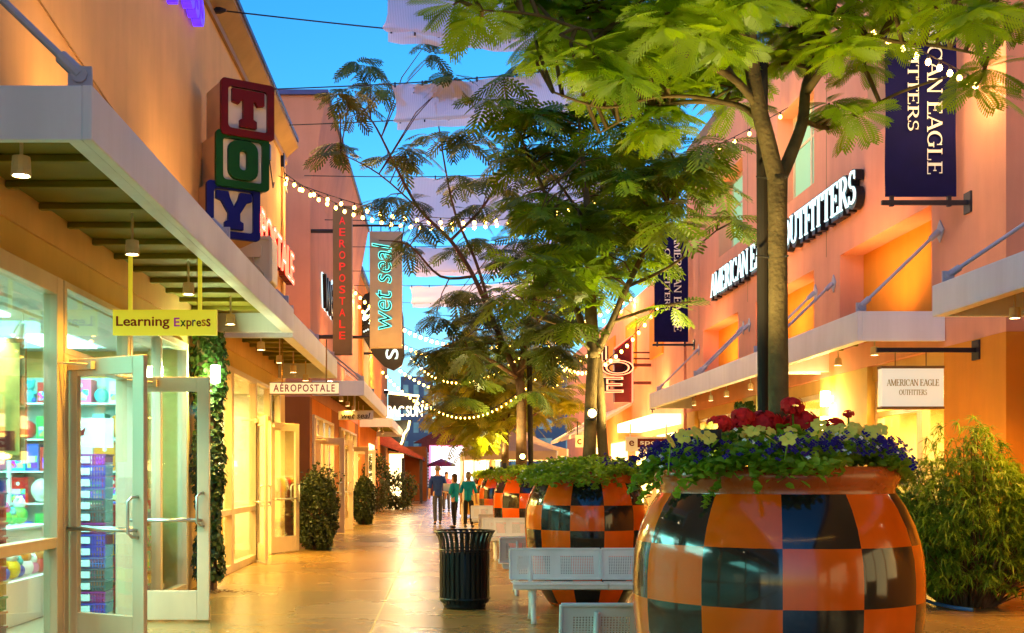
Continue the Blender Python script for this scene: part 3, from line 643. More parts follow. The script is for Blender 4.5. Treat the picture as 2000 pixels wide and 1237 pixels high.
# ================================================================== signs
# stacked toy blocks
T = thing('toy_block_sign', 'three stacked toy blocks spelling TOY in red, green and blue on the wall', 'sign', (-3.0, 15.0, 4.7))
uu = Vector((.86, .51, 0)); nn = Vector((.51, -.86, 0))
LT = {'T': [(.12, .92), (.88, .92), (.88, .62), (.72, .58), (.66, .68), (.62, .68), (.62, .28), (.70, .24), (.70, .08), (.30, .08), (.30, .24), (.38, .28), (.38, .68), (.34, .68), (.28, .58), (.12, .62)],
      'Y': [(.08, .92), (.36, .92), (.40, .78), (.50, .58), (.60, .78), (.64, .92), (.92, .92), (.92, .74), (.80, .70), (.64, .44), (.64, .28), (.72, .24), (.72, .08), (.28, .08), (.28, .24), (.36, .28), (.36, .44), (.20, .70), (.08, .74)]}
def rrect(x0, x1, y0, y1, r, n=4):
    P_ = []
    for cx, cy, a0 in ((x1-r, y1-r, 0), (x0+r, y1-r, 90), (x0+r, y0+r, 180), (x1-r, y0+r, 270)):
        for i in range(n+1): a = R(a0+90*i/n); P_.append((cx+r*math.cos(a), cy+r*math.sin(a)))
    return P_
def ring(mb, outer, inner, fr, d0, d1, mi=0):
    o, u, v, n = fr; k = len(outer)
    V = [o+u*a+v*b_+n*d0 for a, b_ in outer]+[o+u*a+v*b_+n*d0 for a, b_ in inner]+[o+u*a+v*b_+n*d1 for a, b_ in outer]+[o+u*a+v*b_+n*d1 for a, b_ in inner]
    Fs = []
    for i in range(k):
        j = (i+1) % k
        Fs += [(2*k+i, 2*k+j, 3*k+j, 3*k+i), (i, k+i, k+j, j), (i, j, 2*k+j, 2*k+i), (k+i, 3*k+i, 3*k+j, k+j)]
    mb.add(V, Fs, mi)
for ch, cm, px, py in (('T', 'tred', 430, 262), ('O', 'tgreen', 420, 363), ('Y', 'tblue', 402, 462)):
    o = P(px, py, 14.9); wd = .745; fr = (o, uu, FZ, nn)
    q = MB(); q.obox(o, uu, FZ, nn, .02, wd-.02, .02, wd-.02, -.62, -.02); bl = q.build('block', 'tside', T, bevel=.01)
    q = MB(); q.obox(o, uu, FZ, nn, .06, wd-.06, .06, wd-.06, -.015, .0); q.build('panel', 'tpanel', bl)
    q = MB(); ring(q, rrect(0, wd, 0, wd, .05), rrect(.095, wd-.095, .095, wd-.095, .05), fr, -.018, .05); q.build('border', cm, bl)
    q = MB(); s_ = wd-.15
    if ch == 'O':
        fr2 = (o+uu*.075+FZ*.075, uu, FZ, nn)
        ring(q, [(a*s_, b_*s_) for a, b_ in rrect(.15, .85, .06, .94, .22)], [(a*s_, b_*s_) for a, b_ in rrect(.41, .59, .28, .72, .085)], fr2, .002, .07)
    else:
        q.prism([(a*s_, b_*s_) for a, b_ in LT[ch]][::-1], (o+uu*.075+FZ*.075, uu, FZ, nn), .002, .07)
    q.build('letter', cm, bl, bevel=.006)
# cream cabinet below the blocks
U = thing('cabinet', 'cream painted steel cabinet with loose conduit below the blue block', 'cabinet', tuple(P(490, 545, 16.6)))
q = MB(); o = P(455, 552, 16.5); fr = (o, FX, FZ, -FY)
q.prism(rrect(0, .58, 0, .68, .05), fr, -.5, 0); ring(q, rrect(.0, .58, 0, .68, .05), rrect(.05, .53, .05, .63, .04), fr, .001, .03)
q.prism(rrect(.12, .42, .36, .56, .04), fr, .001, .04); q.build('body', 'board_w', U, bevel=.005)
q = MB(); q.tube([o+FX*.3+FZ*.36-FY*.06, o+FX*.33+FZ*.25-FY*.10, o+FX*.40+FZ*.2-FY*.10, o+FX*.46+FZ*.12-FY*.05, o+FX*.46+FZ*.02-FY*.04], .012, 6); q.build('conduit', 'steel', U)
# neon words on the peach wall
N1 = MB(); put_text(N1, 'Learning Express', lwall((XL+.09, 9.9, 7.1)), width=5.0, height=1.15, ext=.06, shear=.15)
tag(N1.build('neon_sign', 'neonbl', loc=(XL, 12, 7)), 'blue violet neon script letters high on the peach wall', 'sign')
N1 = MB(); put_text(N1, 'A\u00c9ROPOSTALE', lwall((XL+.14, 16.3, 5.42)), width=7.0, height=.80, ext=.07, bold=.01)
o = N1.build('neon_sign', 'tred', loc=(XL, 19, 5.4)); tag(o, 'red neon capital letters on the peach wall behind the blue block', 'sign')
N2 = MB(); put_text(N2, 'A\u00c9ROPOSTALE', lwall((XL+.215, 16.3, 5.42)), width=7.0, height=.80, ext=.002, bold=-.012); N2.build('letter_face', emit('pale_neon_face', (1, .55, .42), 1.6), o)
N2 = MB(); put_text(N2, 'A\u00c9ROPOSTALE', lwall((XL+.215, 16.3, 5.42)), width=7.0, height=.80, outline=.018); N2.build('neon_tube', 'neonred', o)
# words on the mauve wall
N1 = MB(); put_text(N1, 'wet seal', lwall((XL+.12, 30.2, 6.0)), width=6.2, height=1.35, ext=.05, shear=.2)
o = N1.build('neon_sign', 'black', loc=(XL, 33, 6)); tag(o, 'black script letters with white cyan glow on the mauve wall', 'sign')
N2 = MB(); put_text(N2, 'wet seal', lwall((XL+.06, 30.2, 6.0)), width=6.25, height=1.38, outline=.035, shear=.2); N2.build('neon_tube', 'halo', o)
def rods_to_wall(mb, x0, x1, y, zs, r=.03):
    for z in zs: mb.tube([(x0, y, z), (x1, y, z)], r, 8)
# brown blade with red letters
y = 28.0; x0, x1 = P(650, 0, y).x, P(687, 0, y).x; zb, zt = P(0, 692, y).z, P(0, 402, y).z
Q = thing('blade_sign', 'tall brown vertical sign board with dim red stacked capital letters', 'sign', ((x0+x1)/2, y, zb))
q = MB(); q.box(x0, x1, y-.0, y+.30, zb, zt); q.build('board', 'board_b', Q, bevel=.01)
word = 'AEROPOSTALE'; hh = (zt-zb-.55)/len(word)
for k, c in enumerate(word): q = MB(); put_text(q, c, front(((x0+x1)/2-.075, y-.004, zt-.25-hh*(k+1)+.07)), width=.15, height=hh*.66, ext=.012, bold=.005); q.build('letter', 'neonred2', Q)
for zz in (zb+.45, zt-.6): q = MB(); rods_to_wall(q, x0+.02, XL-.02, y+.15, (zz,), .05); q.build('bracket', 'dark', Q)
# grey blade 'wet seal'
y = 36.0; x0, x1 = P(722, 0, y).x, P(785, 0, y).x; zb, zt = P(0, 679, y).z, P(0, 452, y).z
Q = thing('blade_sign', 'grey vertical box sign with cyan neon script wet seal', 'sign', ((x0+x1)/2, y, zb))
q = MB(); q.box(x0, x1, y, y+.35, zb, zt); q.build('board', 'board_g', Q, bevel=.015)
fr = (Vector((x1-.32, y-.03, zb+.55)), FZ, -FX, -FY)
q = MB(); ref = put_text(q, 'wet seal', fr, width=2.75, height=.62, ext=.02, shear=.18); q.build('lettering', 'black', Q)
q = MB(); put_text(q, 'wet seal', (fr[0]-FY*.03, fr[1], fr[2], fr[3]), width=2.78, height=.64, outline=.012, shear=.18); q.build('neon_tube', 'neoncy', Q)
q = MB(); q.tube([(XL, y+.17, zt+.22), (x1, y+.17, zt+.22)], .035, 8)
for k in range(4): q.tube([(x0+.05+k*.3, y+.17, zt+.22), (x0+.05+k*.3, y+.17, zt)], .015, 6)
q.build('bracket', 'dark', Q); q = MB(); q.tube([(XL, y+.17, zb+.35), (x0, y+.17, zb+.35)], .05, 8); q.build('bracket', 'dark', Q)
# leaf shaped black sign with white S letters
y = 46.0
Q = thing('blade_sign', 'black leaf shaped sign with white curly letters behind the grey one', 'sign', tuple(P(745, 715, y)))
pts = [(701, 640), (699, 615), (703, 590), (712, 575), (735, 566), (765, 566), (782, 585), (788, 620), (790, 695), (785, 714), (769, 724), (750, 716), (729, 694), (714, 668), (705, 652)]
PP = [P(a, b_, y) for a, b_ in pts]
q = MB(); q.prism([(p.x, p.z) for p in PP][::-1], front((0, y, 0)), -.25, 0); q.build('board', 'black', Q)
q = MB(); put_text(q, 'S', (P(725, 636, y)-FY*.02, (FX*.5+FZ*.87), (-FX*.87+FZ*.5), -FY), width=.62, height=.5, ext=.01, bold=.01)
q.build('lettering', 'halo', Q); q = MB(); put_text(q, 'S', (P(778, 702, y)-FY*.02, FZ, -FX, -FY), width=.42, height=.52, ext=.01, bold=.01)
q.build('lettering', 'halo', Q); q = MB()
for k in range(3): q.ball(P(711+k*4, 648-k*2, y)-FY*.02, .04, 6, 4)
q.build('dots', 'halo', Q)
for zz in (P(0, 690, y).z, P(0, 600, y).z): q = MB(); rods_to_wall(q, XL, -2.7, y+.12, (zz,), .05); q.build('bracket', 'dark', Q)
# slanted black sign with neon trim, PAC SUN
y = 60.0
Q = thing('neon_sign', 'slanted black sign with glowing yellow trim reading PAC SUN', 'sign', tuple(P(790, 880, y)))
q = MB()
for pts in ([(758, 768), (818, 774), (808, 800), (758, 800)], [(758, 822), (806, 820), (788, 870), (778, 884), (758, 880)]):
    PP = [P(a, b_, y) for a, b_ in pts]; q.prism([(p.x, p.z) for p in PP][::-1], front((0, y, 0)), -.3, 0)
PP = [P(a, b_, y) for a, b_ in ((758, 800), (826, 800), (826, 815), (758, 822))]
q.build('board', 'black', Q)
q = MB(); put_text(q, 'PAC', (P(757, 814, y)-FY*.1, FX, FZ, -FY), width=.88, height=.56, ext=.06, bold=.012); q.build('lettering', 'neonw', Q)
q = MB(); put_text(q, 'SUN', (P(793, 814, y)-FY*.1, FX, FZ, -FY), width=.88, height=.56, ext=.06, bold=.012); q.build('lettering', 'neonw', Q)
q = MB()
for pts in ([(758, 768), (818, 774), (808, 800)], [(800, 822), (797, 838), (789, 848), (786, 862), (777, 880)], [(766, 800), (761, 850)]):
    q.tube([P(a, b_, y)-FY*.05 for a, b_ in pts], .06, 8)
q.build('neon_tube', 'neony', Q)
lamp('POINT', P(790, 840, 58.5), 60, (1, .85, .4), .3)
# hanging boards under the left canopies
y = 11.0; x0, x1 = P(220, 0, y).x, P(423, 0, y).x; zb, zt = P(0, 655, y).z, P(0, 605, y).z
Q = thing('hanging_sign', 'yellow hanging sign board reading Learning Express under the canopy', 'sign', ((x0+x1)/2, y, zb))
q = MB(); q.box(x0, x1, y, y+.05, zb, zt); q.build('board', 'board_y', Q, bevel=.004)
q = MB(); q.box(x0+.15, x0+.185, y+.008, y+.042, zt, 3.72); q.box(x1-.185, x1-.15, y+.008, y+.042, zt, 3.72); q.build('hanger', 'board_y', Q)
q = MB(); put_text(q, 'Learning', front((x0+.035, y-.003, zb+.06)), width=.52, height=.125, ext=.003, bold=.012); q.build('lettering', 'txtr', Q)
Vt = x0+.60
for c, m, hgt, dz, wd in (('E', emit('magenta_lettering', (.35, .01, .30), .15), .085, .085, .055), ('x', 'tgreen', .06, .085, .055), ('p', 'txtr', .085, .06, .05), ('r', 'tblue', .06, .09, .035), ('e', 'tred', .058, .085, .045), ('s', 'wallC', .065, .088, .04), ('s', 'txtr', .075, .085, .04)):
    q = MB(); put_text(q, c, front((Vt, y-.003, zb+dz)), width=wd, height=hgt, ext=.003, bold=.012); q.build('lettering', m, Q); Vt += wd+.006
y = 18.4; x0, x1 = P(527, 0, y).x, P(661, 0, y).x; zb, zt = P(0, 769, y).z, P(0, 748, y).z
Q = thing('hanging_sign', 'long cream hanging sign with red capitals reading AEROPOSTALE', 'sign', ((x0+x1)/2, y, zb))
q = MB(); q.box(x0, x1, y, y+.06, zb, zt); q.build('board', 'board_l', Q, bevel=.004)
q = MB(); q.box(x0-.01, x1+.01, y-.004, y+.064, zb-.015, zb-.001); q.box(x0-.01, x1+.01, y-.004, y+.064, zt+.001, zt+.015)
q.tube([(x0+.2, y+.03, zt), (x0+.2, y+.03, 3.72)], .012, 6); q.tube([(x1-.2, y+.03, zt), (x1-.2, y+.03, 3.72)], .012, 6); q.build('frame', 'trim', Q)
q = MB(); put_text(q, 'A\u00c9ROPOSTALE', front((x0+.06, y-.003, zb+.03)), width=x1-x0-.12, height=.15, ext=.003, bold=.012, space=1.25); q.build('lettering', 'txtr', Q)
y = 31.0; x0, x1 = P(661, 0, y).x, P(729, 0, y).x; zb, zt = P(0, 820, y).z, P(0, 803, y).z
Q = thing('hanging_sign', 'small pale hanging board with dark script wet seal', 'sign', ((x0+x1)/2, y, zb))
q = MB(); q.box(x0, x1, y, y+.06, zb, zt); q.tube([(x0+.45, y+.03, zt), (x0+.45, y+.03, 3.8)], .015, 6); q.build('board', 'fascia', Q)
q = MB(); put_text(q, 'wet seal', front((x0+.08, y-.003, zb+.03)), width=.8, height=.16, ext=.004, shear=.2, bold=.012); q.build('lettering', 'dark', Q)
# AMERICAN EAGLE OUTFITTERS wall letters on black backing
Q = thing('wall_sign', 'long row of white lit serif capitals on black backing on the salmon wall', 'sign', (XR, 23.8, 6))
Yn, Yf = 18.75, 28.9; L_ = Yf-Yn; ph = 'AMERICAN EAGLE OUTFITTERS'; zs = 6.05; hs_ = .56; pos = 0; wt = serif_width(ph)
for word in ph.split(' '):
    ww = serif_width(word)/wt*L_
    q = MB(); serif(q, word, (Vector((XR-.17, Yf-pos, zs)), -FY, FZ, -FX), hs_, ww, depth=.02); q.build('lettering', 'halo', Q)
    q = MB(); serif(q, word, (Vector((XR-.02, Yf-pos+.03, zs-.05)), -FY, FZ, -FX), hs_+.06, ww, depth=.135, grow=.10); q.build('backing', 'black', Q)
    pos += ww+GL[' '][0]/wt*L_
# navy banners
def banner(y, lb, x0=5.93, x1=6.88):
    zb, zt = 5.23, 8.45
    Q = thing('banner', lb, 'banner', ((x0+x1)/2, y, zb))
    q = MB(); nx, nz = 6, 24; V = []; Fs = []
    for s in (0, 1):
        for j in range(nz+1):
            for i in range(nx+1):
                V.append((x0+(x1-x0)*i/nx, y+.02*math.sin(j*.55+i*.7)*(1-abs(j/nz-.5)*1.2)+s*.006, zb+(zt-zb)*j/nz))
    n1 = (nx+1)*(nz+1)
    for j in range(nz):
        for i in range(nx):
            a = j*(nx+1)+i; Fs.append((a, a+1, a+nx+2, a+nx+1)); Fs.append((n1+a, n1+a+nx+1, n1+a+nx+2, n1+a+1))
    q.add(V, Fs); q.build('cloth', 'navy', Q, smooth=True)
    q = MB()
    for z in (zb-.08, zt+.08):
        q = MB(); q.box(x0-.05, XR-.02, y-.02, y+.025, z-.03, z+.03); q.box(XR-.025, XR+.0, y-.10, y+.10, z-.14, z+.14)
        for xx in (x0+.06, x1-.12): q.box(xx, xx+.05, y-.022, y+.027, z-.05, z+.09)
        q.build('bracket', 'dark', Q)
    q = MB(); fr1 = (Vector((x0+.55, y-.03, zt-.22)), -FZ, FX, -FY); wt_ = serif_width('AMERICAN EAGLE'); po_ = 0
    for wd_ in ('AMERICAN', 'EAGLE'):
        q = MB(); serif(q, wd_, (fr1[0]-FZ*po_, fr1[1], fr1[2], fr1[3]), .20, serif_width(wd_)/wt_*2.72, depth=.004); q.build('lettering', 'txtw', Q); po_ += (serif_width(wd_)+.36)/wt_*2.72
    q = MB()
    fr2 = (Vector((x0+.29, y-.03, zt-.60)), -FZ, FX, -FY); serif(q, 'OUTFITTERS', fr2, .145, 1.75, depth=.004)
    q.build('lettering', 'txtw', Q)
banner(15.1, 'navy banner with white serif capitals nearest the viewer, behind leaves at upper right')
banner(31.6, 'navy banner with white capitals farther down the salmon wall, half covered by leaves')
# hanging lit box sign
y = 14.8; x0, x1 = P(1723, 0, y).x, P(1843, 0, y).x; zb, zt = P(0, 794, y).z, P(0, 720, y).z
Q = thing('hanging_sign', 'white lit box sign with gold capitals hanging from a black bar', 'sign', ((x0+x1)/2, y, zb))
q = MB(); q.box(x0, x1, y, y+.14, zb, zt); q.build('box', 'ae_board', Q)
q = MB()
for z in (zb-.035, zt+.001): q.box(x0-.01, x1+.01, y-.01, y+.15, z, z+.034)
for k in range(4):
    for z in (zb-.018, zt+.018): q.ball((x0+.1+k*(x1-x0-.2)/3, y-.012, z), .008, 6, 4)
for xx in (x0+.2, x1-.2): q.tube([(xx, y+.07, zt+.03), (xx, y+.07, P(0, 683, y).z)], .008, 6)
q.build('frame', 'trim', Q)
q = MB(); zz = P(0, 683, y).z; q.box(x0-.05, XR-.02, y+.045, y+.095, zz-.03, zz+.03); q.box(XR-.025, XR, y-.03, y+.17, zz-.13, zz+.13); q.build('bracket', 'dark', Q)
q = MB(); serif(q, 'AMERICAN EAGLE', front((x0+.06, y-.003, zb+.27)), .085, x1-x0-.12, depth=.004); q.build('lettering', 'gold', Q); q = MB(); serif(q, 'OUTFITTERS', front((x0+.22, y-.003, zb+.15)), .07, x1-x0-.44, depth=.004); q.build('lettering', 'gold', Q)
# restaurant blade with red neon
y = 38.0
Q = thing('blade_sign', 'dark red restaurant blade sign with white and red neon letters', 'sign', tuple(P(1215, 785, y)))
x0, x1 = P(1200, 0, y).x, P(1235, 0, y).x; zb, zt = P(0, 786, y).z, P(0, 655, y).z
q = MB(); q.prism([(x0, zb), (x1, zb), (x1, zt), (x0, zt-.45)], front((0, y, 0)), -.3, 0); q.build('board', mat('wine_red_board', (.16, .02, .02), .4), Q)
q = MB(); q.tube([(x1, y-.02, zb), (x1, y-.02, zt), (x0, y-.02, zt-.45)], .03, 6); q.build('neon_trim', 'neonred', Q)
M['rsteel'] = mat('dark_red_steel', (.12, .02, .015), .5)
for a in (688, 700, 711, 714, 746, 749): q = MB(); q.tube([(x1, y+.15, P(0, a, y).z), (XR, y+.15, P(0, a, y).z)], .028, 6); q.build('bracket', 'rsteel', Q)
q = MB(); q2 = MB()
for c, py, wd in (('L', 708, .62), ('O', 735, 1.1), ('E', 768, .75)):
    fr = (P(1172, py, y)-FY*.15, FX, FZ, -FY)
    put_text(q, c, fr, width=wd, height=.52, ext=.12, bold=.05)
    put_text(q2, c, (fr[0]-FY*.13, fr[1], fr[2], fr[3]), width=wd, height=.52, outline=.018)
q.build('letter', 'black', Q); q2.build('neon_tube', emit('rosy_neon', (1, .30, .14), 1.2), Q)
y = 33.2
Q = thing('hanging_sign', 'low cream sign board with red band reading esports near the restaurant', 'sign', tuple(P(1270, 880, y)))
q = MB(); a = P(1222, 882, y); b_ = P(1320, 853, y); q.box(a.x, b_.x, y, y+.06, a.z, b_.z)
for xx in (a.x+.12, b_.x-.3): q.box(xx, xx+.04, y+.01, y+.05, b_.z, 3.0)
q.build('board', 'board_w', Q)
q = MB(); q.box(a.x+.35, b_.x-.03, y-.012, y-.002, a.z+.12, b_.z-.06); q.build('band', 'tred', Q)
q = MB(); put_text(q, 'sports', front((a.x+.42, y-.016, a.z+.16)), width=.9, height=.16, ext=.002, bold=.012); q.build('lettering', 'txtw', Q)
q = MB(); put_text(q, 'e', front((a.x+.10, y-.006, a.z+.16)), width=.15, height=.16, ext=.002, bold=.012); q.build('lettering', 'tred', Q)
y = 40
Q = thing('hanging_sign', 'small cream board with red letters below the pale awning', 'sign', tuple(P(1145, 875, y)))
q = MB(); a = P(1124, 874, y); b_ = P(1172, 850, y); q.box(a.x, b_.x, y, y+.06, a.z, b_.z); q.build('board', 'board_w', Q)
q = MB(); put_text(q, 'c', front((a.x+.06, y-.006, a.z+.1)), width=.15, height=.2, ext=.002, bold=.012); q.build('lettering', 'tred', Q); q = MB(); put_text(q, 'r', front((a.x+.5, y-.006, a.z+.1)), width=.12, height=.2, ext=.002, bold=.012); q.build('lettering', 'tred', Q)
q = MB(); q.box(a.x+.05, a.x+.09, y+.01, y+.05, b_.z, 3.4); q.box(b_.x-.09, b_.x-.05, y+.01, y+.05, b_.z, 3.4); q.build('hanger', 'dark', Q)

# ================================================================== shade cloths on cables
def sail(ya, yb, x0, x1, za, zb_, zr, lb, xl=-3.2, sag=.25):
    root = thing('shade_sail', lb, 'shade cloth', (0, (ya+yb)/2, za), 0, 'shade cloths hung across the street')
    q = MB(); nx, ny = 16, 8; V = []; Fs = []
    zz = lambda x, t: (za+(zb_-za)*t)+(zr-za)*(x-xl)/(XR-xl)-sag*math.sin(math.pi*max(0, min(1, (x-xl)/(XR-xl))))
    for s in (0, .012):
        for j in range(ny+1):
            for i in range(nx+1):
                x = x0+(x1-x0)*i/nx; t = j/ny
                V.append((x+.06*math.sin(t*6), ya+(yb-ya)*t, zz(x, t)-.22*math.sin(math.pi*t)-.02+s+.025*math.sin(i*2.1+j*1.3)+.03*math.sin(i*.9)*math.sin(math.pi*t)))
    n1 = (nx+1)*(ny+1)
    for j in range(ny):
        for i in range(nx):
            a = j*(nx+1)+i; Fs.append((a, a+1, a+nx+2, a+nx+1))
    # one sheet and a hanging hem along the far cable
    V = V[:n1]; q.add(V, Fs)
    h = MB(); hv = []; 
    for i in range(nx+1):
        x = x0+(x1-x0)*i/nx; hv += [(x, yb+.02, zz(x, 1)), (x, yb+.03, zz(x, 1)-.17-.02*math.sin(i*1.7))]
    h.add(hv, [(2*i, 2*i+2, 2*i+3, 2*i+1) for i in range(nx)])
    q.build('cloth', 'sail', root, smooth=True); h.build('hem', 'sail', root)
    c = MB()
    for t, yy in ((0, ya), (1, yb)):
        c.tube([(xl+(XR-xl)*k/20, yy, zz(xl+(XR-xl)*k/20, t)+.01) for k in range(21)], .011, 5)
        for k in range(9): xx = x0+(x1-x0)*(k+.1)/9; c.box(xx, xx+.03, yy-.02, yy+.02, zz(xx, t)-.05, zz(xx, t)+.03)
    c.build('cable', 'dark', root)
sail(14.7, 16.4, -.80, 2.3, 8.3, 8.25, 7.9, 'nearest shade cloth hung across the street, cut by the top edge')
sail(19.7, 22.2, -.90, 3.4, 8.23, 8.38, 9.4, 'second shade cloth, glowing lilac behind feathery leaves')
sail(26.0, 30.5, -.80, 4.2, 8.4, 8.4, 9.0, 'third shade cloth, pale, behind the thin dark stems')
sail(33.6, 37.6, -.9, 4.5, 8.3, 8.3, 9.0, 'fourth shade cloth, pale, low behind the string lights')
sail(40.5, 44.5, -1.2, 4.5, 8.3, 8.3, 9.0, 'farthest shade cloth, small and mostly hidden by trees')

# ================================================================== string lights
def strand(pts, n, lb, m='bulb', r=.034, jit=.0, drop=.10, power=0):
    """pts: control points in space; bulbs hang along a smooth curve through them"""
    p0, pm, p1 = [Vector(p) for p in pts]
    cur = lambda t: p0*(1-t)*(1-2*t)+pm*4*t*(1-t)+p1*t*(2*t-1)
    root = thing('string_light', lb, 'string lights', tuple(p0), 0, 'strings of warm bulbs across the street')
    q = MB(); q.tube([cur(k/40) for k in range(41)], .009, 5); q.build('cable', 'dark', root)
    proto = None
    for k in range(n):
        c = cur((k+.5)/n)+Vector((0, 0, 0))
        if proto is None:
            b = MB(); b.lathe([(.0, 0), (.016, -.005), (.018, -.06), (.014, -.062)], 8, (0, 0, 0), 0)
            b.lathe([(.014, -.06), (r*.8, -.075), (r, -.06-r*1.2), (r*.75, -.06-r*2), (0.001, -.06-r*2.4)], 10, (0, 0, 0), 1)
            proto = b.build('bulb', ['dark', m], None, smooth=True); o = proto
        else: o = proto.copy(); COL.objects.link(o)
        o.parent = root; o.location = c-p0
        if power and k % 4 == 1: lamp('POINT', c-Vector((0, 0, .25)), power, (1, .62, .2), .05)
    return root
strand([(XL, 23.2, 7.75), (1.0, 23.3, 6.75), (XR, 23.0, 9.0)], 44, 'string of warm bulbs sagging from the peach corner behind the second tree', power=14)
strand([(XL, 22.6, 7.5), (-.9, 23.0, 6.85), (1.2, 23.2, 6.85)], 18, 'second string of bulbs just below the first at the peach corner')
strand([(XR-.1, 14.6, 6.62), (5.8, 14.0, 6.85), (4.2, 13.5, 7.4)], 14, 'string of bright bulbs passing in front of the near navy banner', m='bulbw', r=.034, power=9)
strand([(XL, 41.5, 8.4), (1.2, 41.5, 6.3), (XR, 41.5, 8.2)], 46, 'far string of bulbs beyond the grey script sign', r=.05, power=40)
strand([(XL, 43.5, 8.2), (.8, 43.5, 6.0), (XR, 43.5, 8.0)], 44, 'farther string of bulbs low over the street, seen through leaves', r=.05)
strand([(XL, 52, 7.6), (1.5, 52, 5.2), (XR, 52, 7.4)], 44, 'distant string of bulbs hanging over the tents', r=.055, power=60)
strand([(XL, 60, 7.2), (1.5, 60, 4.6), (XR, 60, 7.2)], 44, 'most distant string of tiny bulbs over the street end', r=.06)
strand([P(800, 690, 27.5), P(895, 742, 27.3), P(1020, 690, 27.5)], 26, 'string of small bulbs looped along the fourth tree crown', r=.019)
strand([P(822, 775, 27.2), P(930, 808, 27.0), P(1050, 730, 27.3)], 26, 'lower string of small bulbs looped under the fourth tree crown', r=.019)
strand([P(1060, 640, 30), P(1150, 720, 30), P(1290, 585, 30)], 26, 'string of bulbs between the second trunk and the farther navy banner', r=.04)
strand([(-2.0, -3, 7.3), (1.5, -3, 6.0), (7.5, -3, 7.0)], 40, 'string of bulbs over the street behind the viewer')
# ================================================================== foliage machinery
def fast_mesh(name, V, Fa, mats, parent=None, loc=None, smooth=False):
    """V (n,3) world, Fa (m,k) indices"""
    V = np.asarray(V, dtype=np.float32).reshape(-1, 3); Fa = np.asarray(Fa, dtype=np.int32); m, k = Fa.shape
    off = Vector((0, 0, 0))
    if parent is not None:
        q = parent
        while q.parent: q = q.parent
        off = q.location
    elif loc is not None: off = Vector(loc)
    V = V-np.array(off, dtype=np.float32)
    me = bpy.data.meshes.new(name); me.vertices.add(len(V)); me.vertices.foreach_set('co', V.ravel())
    me.loops.add(m*k); me.loops.foreach_set('vertex_index', Fa.ravel())
    me.polygons.add(m); me.polygons.foreach_set('loop_start', np.arange(0, m*k, k, dtype=np.int32)); me.polygons.foreach_set('loop_total', np.full(m, k, dtype=np.int32))
    if smooth: me.polygons.foreach_set('use_smooth', np.ones(m, dtype=bool))
    for x in (mats if isinstance(mats, (list, tuple)) else [mats]): me.materials.append(M[x])
    me.update(calc_edges=True); me.validate()
    o = bpy.data.objects.new(name, me); COL.objects.link(o)
    if parent is not None: o.parent = parent
    else: o.location = off
    return o
def unit(a): return a/np.maximum(np.linalg.norm(a, axis=-1, keepdims=True), 1e-9)
def leaf_geo(C, S, up=.3, aspect=.6, N=None, fold=.15):
    C = np.asarray(C, float); n = len(C); S = np.broadcast_to(np.asarray(S, float), (n,))
    nr = RNG.normal(size=(n, 3)); nr[:, 2] = np.abs(nr[:, 2])+up*2
    if N is not None: nr = nr*.55+np.asarray(N)*1.6
    nr = unit(nr); t = unit(np.cross(nr, RNG.normal(size=(n, 3)))); b = np.cross(nr, t)
    T = np.array([(0, 0, 0), (.28, .5, fold), (.68, .42, fold), (1, 0, 0), (.68, -.42, fold), (.28, -.5, fold)]); T[:, 1] *= aspect; T[:, 0] -= .5
    V = C[:, None, :]+S[:, None, None]*(T[None, :, 0:1]*t[:, None, :]+T[None, :, 1:2]*b[:, None, :]+T[None, :, 2:3]*nr[:, None, :])
    base = (np.arange(n)*6)[:, None]
    Fa = np.concatenate([base+np.array([[0, 3, 2, 1]]), base+np.array([[0, 5, 4, 3]])])
    return V.reshape(-1, 3), Fa
def frond_template(pairs, teeth):
    V = []; Fs = []; k = 2*teeth+2 if teeth > 1 else 4
    # rachis
    for i in range(pairs):
        x = .12+.86*i/(pairs-1); ln = .42*math.sin(math.pi*(.22+.74*(1-i/(pairs-1))**.9))*.9+.05
        if i > pairs-3: ln *= .8
        for s in (1, -1):
            a = R(62-18*i/pairs); dx, dy = math.cos(a), math.sin(a)*s; nx, ny = -dy, dx
            w_ = .5*.86/(pairs-1)*.80
            if teeth <= 1: prof = [(0, 0), (.45, w_), (1, 0), (.45, -w_)]
            else:
                A = []; B = []
                for j in range(teeth):
                    t = (j+.6)/teeth; ww = w_*(1.25 if j % 2 == 0 else .55)*math.sin(math.pi*min(1, .25+t*.72))**.6
                    A.append((t*.97, ww)); B.append((t*.97, -ww))
                prof = [(0, 0)]+A+[(1, 0)]+B[::-1]
            n0 = len(V); idx = []
            for (u_, v_) in prof:
                V.append((x+ln*u_*dx+v_*nx*s, ln*u_*dy+v_*ny*s, -.10*ln*u_*u_)); idx.append(n0+len(idx))
            if s < 0: idx = idx[::-1]
            Fs.append(idx)
    return np.array(V), np.array(Fs)
FT_HI = frond_template(14, 7); FT_MID = frond_template(9, 3); FT_LO = frond_template(7, 1)
def fronds(O, D, L, droop, tpl):
    V0, F0 = tpl; n = len(O); O = np.asarray(O, float); D = unit(np.asarray(D, float)); L = np.asarray(L, float)
    up = np.tile(np.array([0, 0, 1.0]), (n, 1))+RNG.normal(size=(n, 3))*.25
    s = unit(np.cross(up, D)); nn_ = np.cross(D, s)
    V = O[:, None, :]+L[:, None, None]*(V0[None, :, 0:1]*D[:, None, :]+V0[None, :, 1:2]*s[:, None, :]+V0[None, :, 2:3]*nn_[:, None, :])
    V[:, :, 2] -= L[:, None]*np.asarray(droop)[:, None]*(V0[None, :, 0]**2)
    Fa = F0[None, :, :]+(np.arange(n)*len(V0))[:, None, None]
    return V.reshape(-1, 3), Fa.reshape(-1, F0.shape[1])
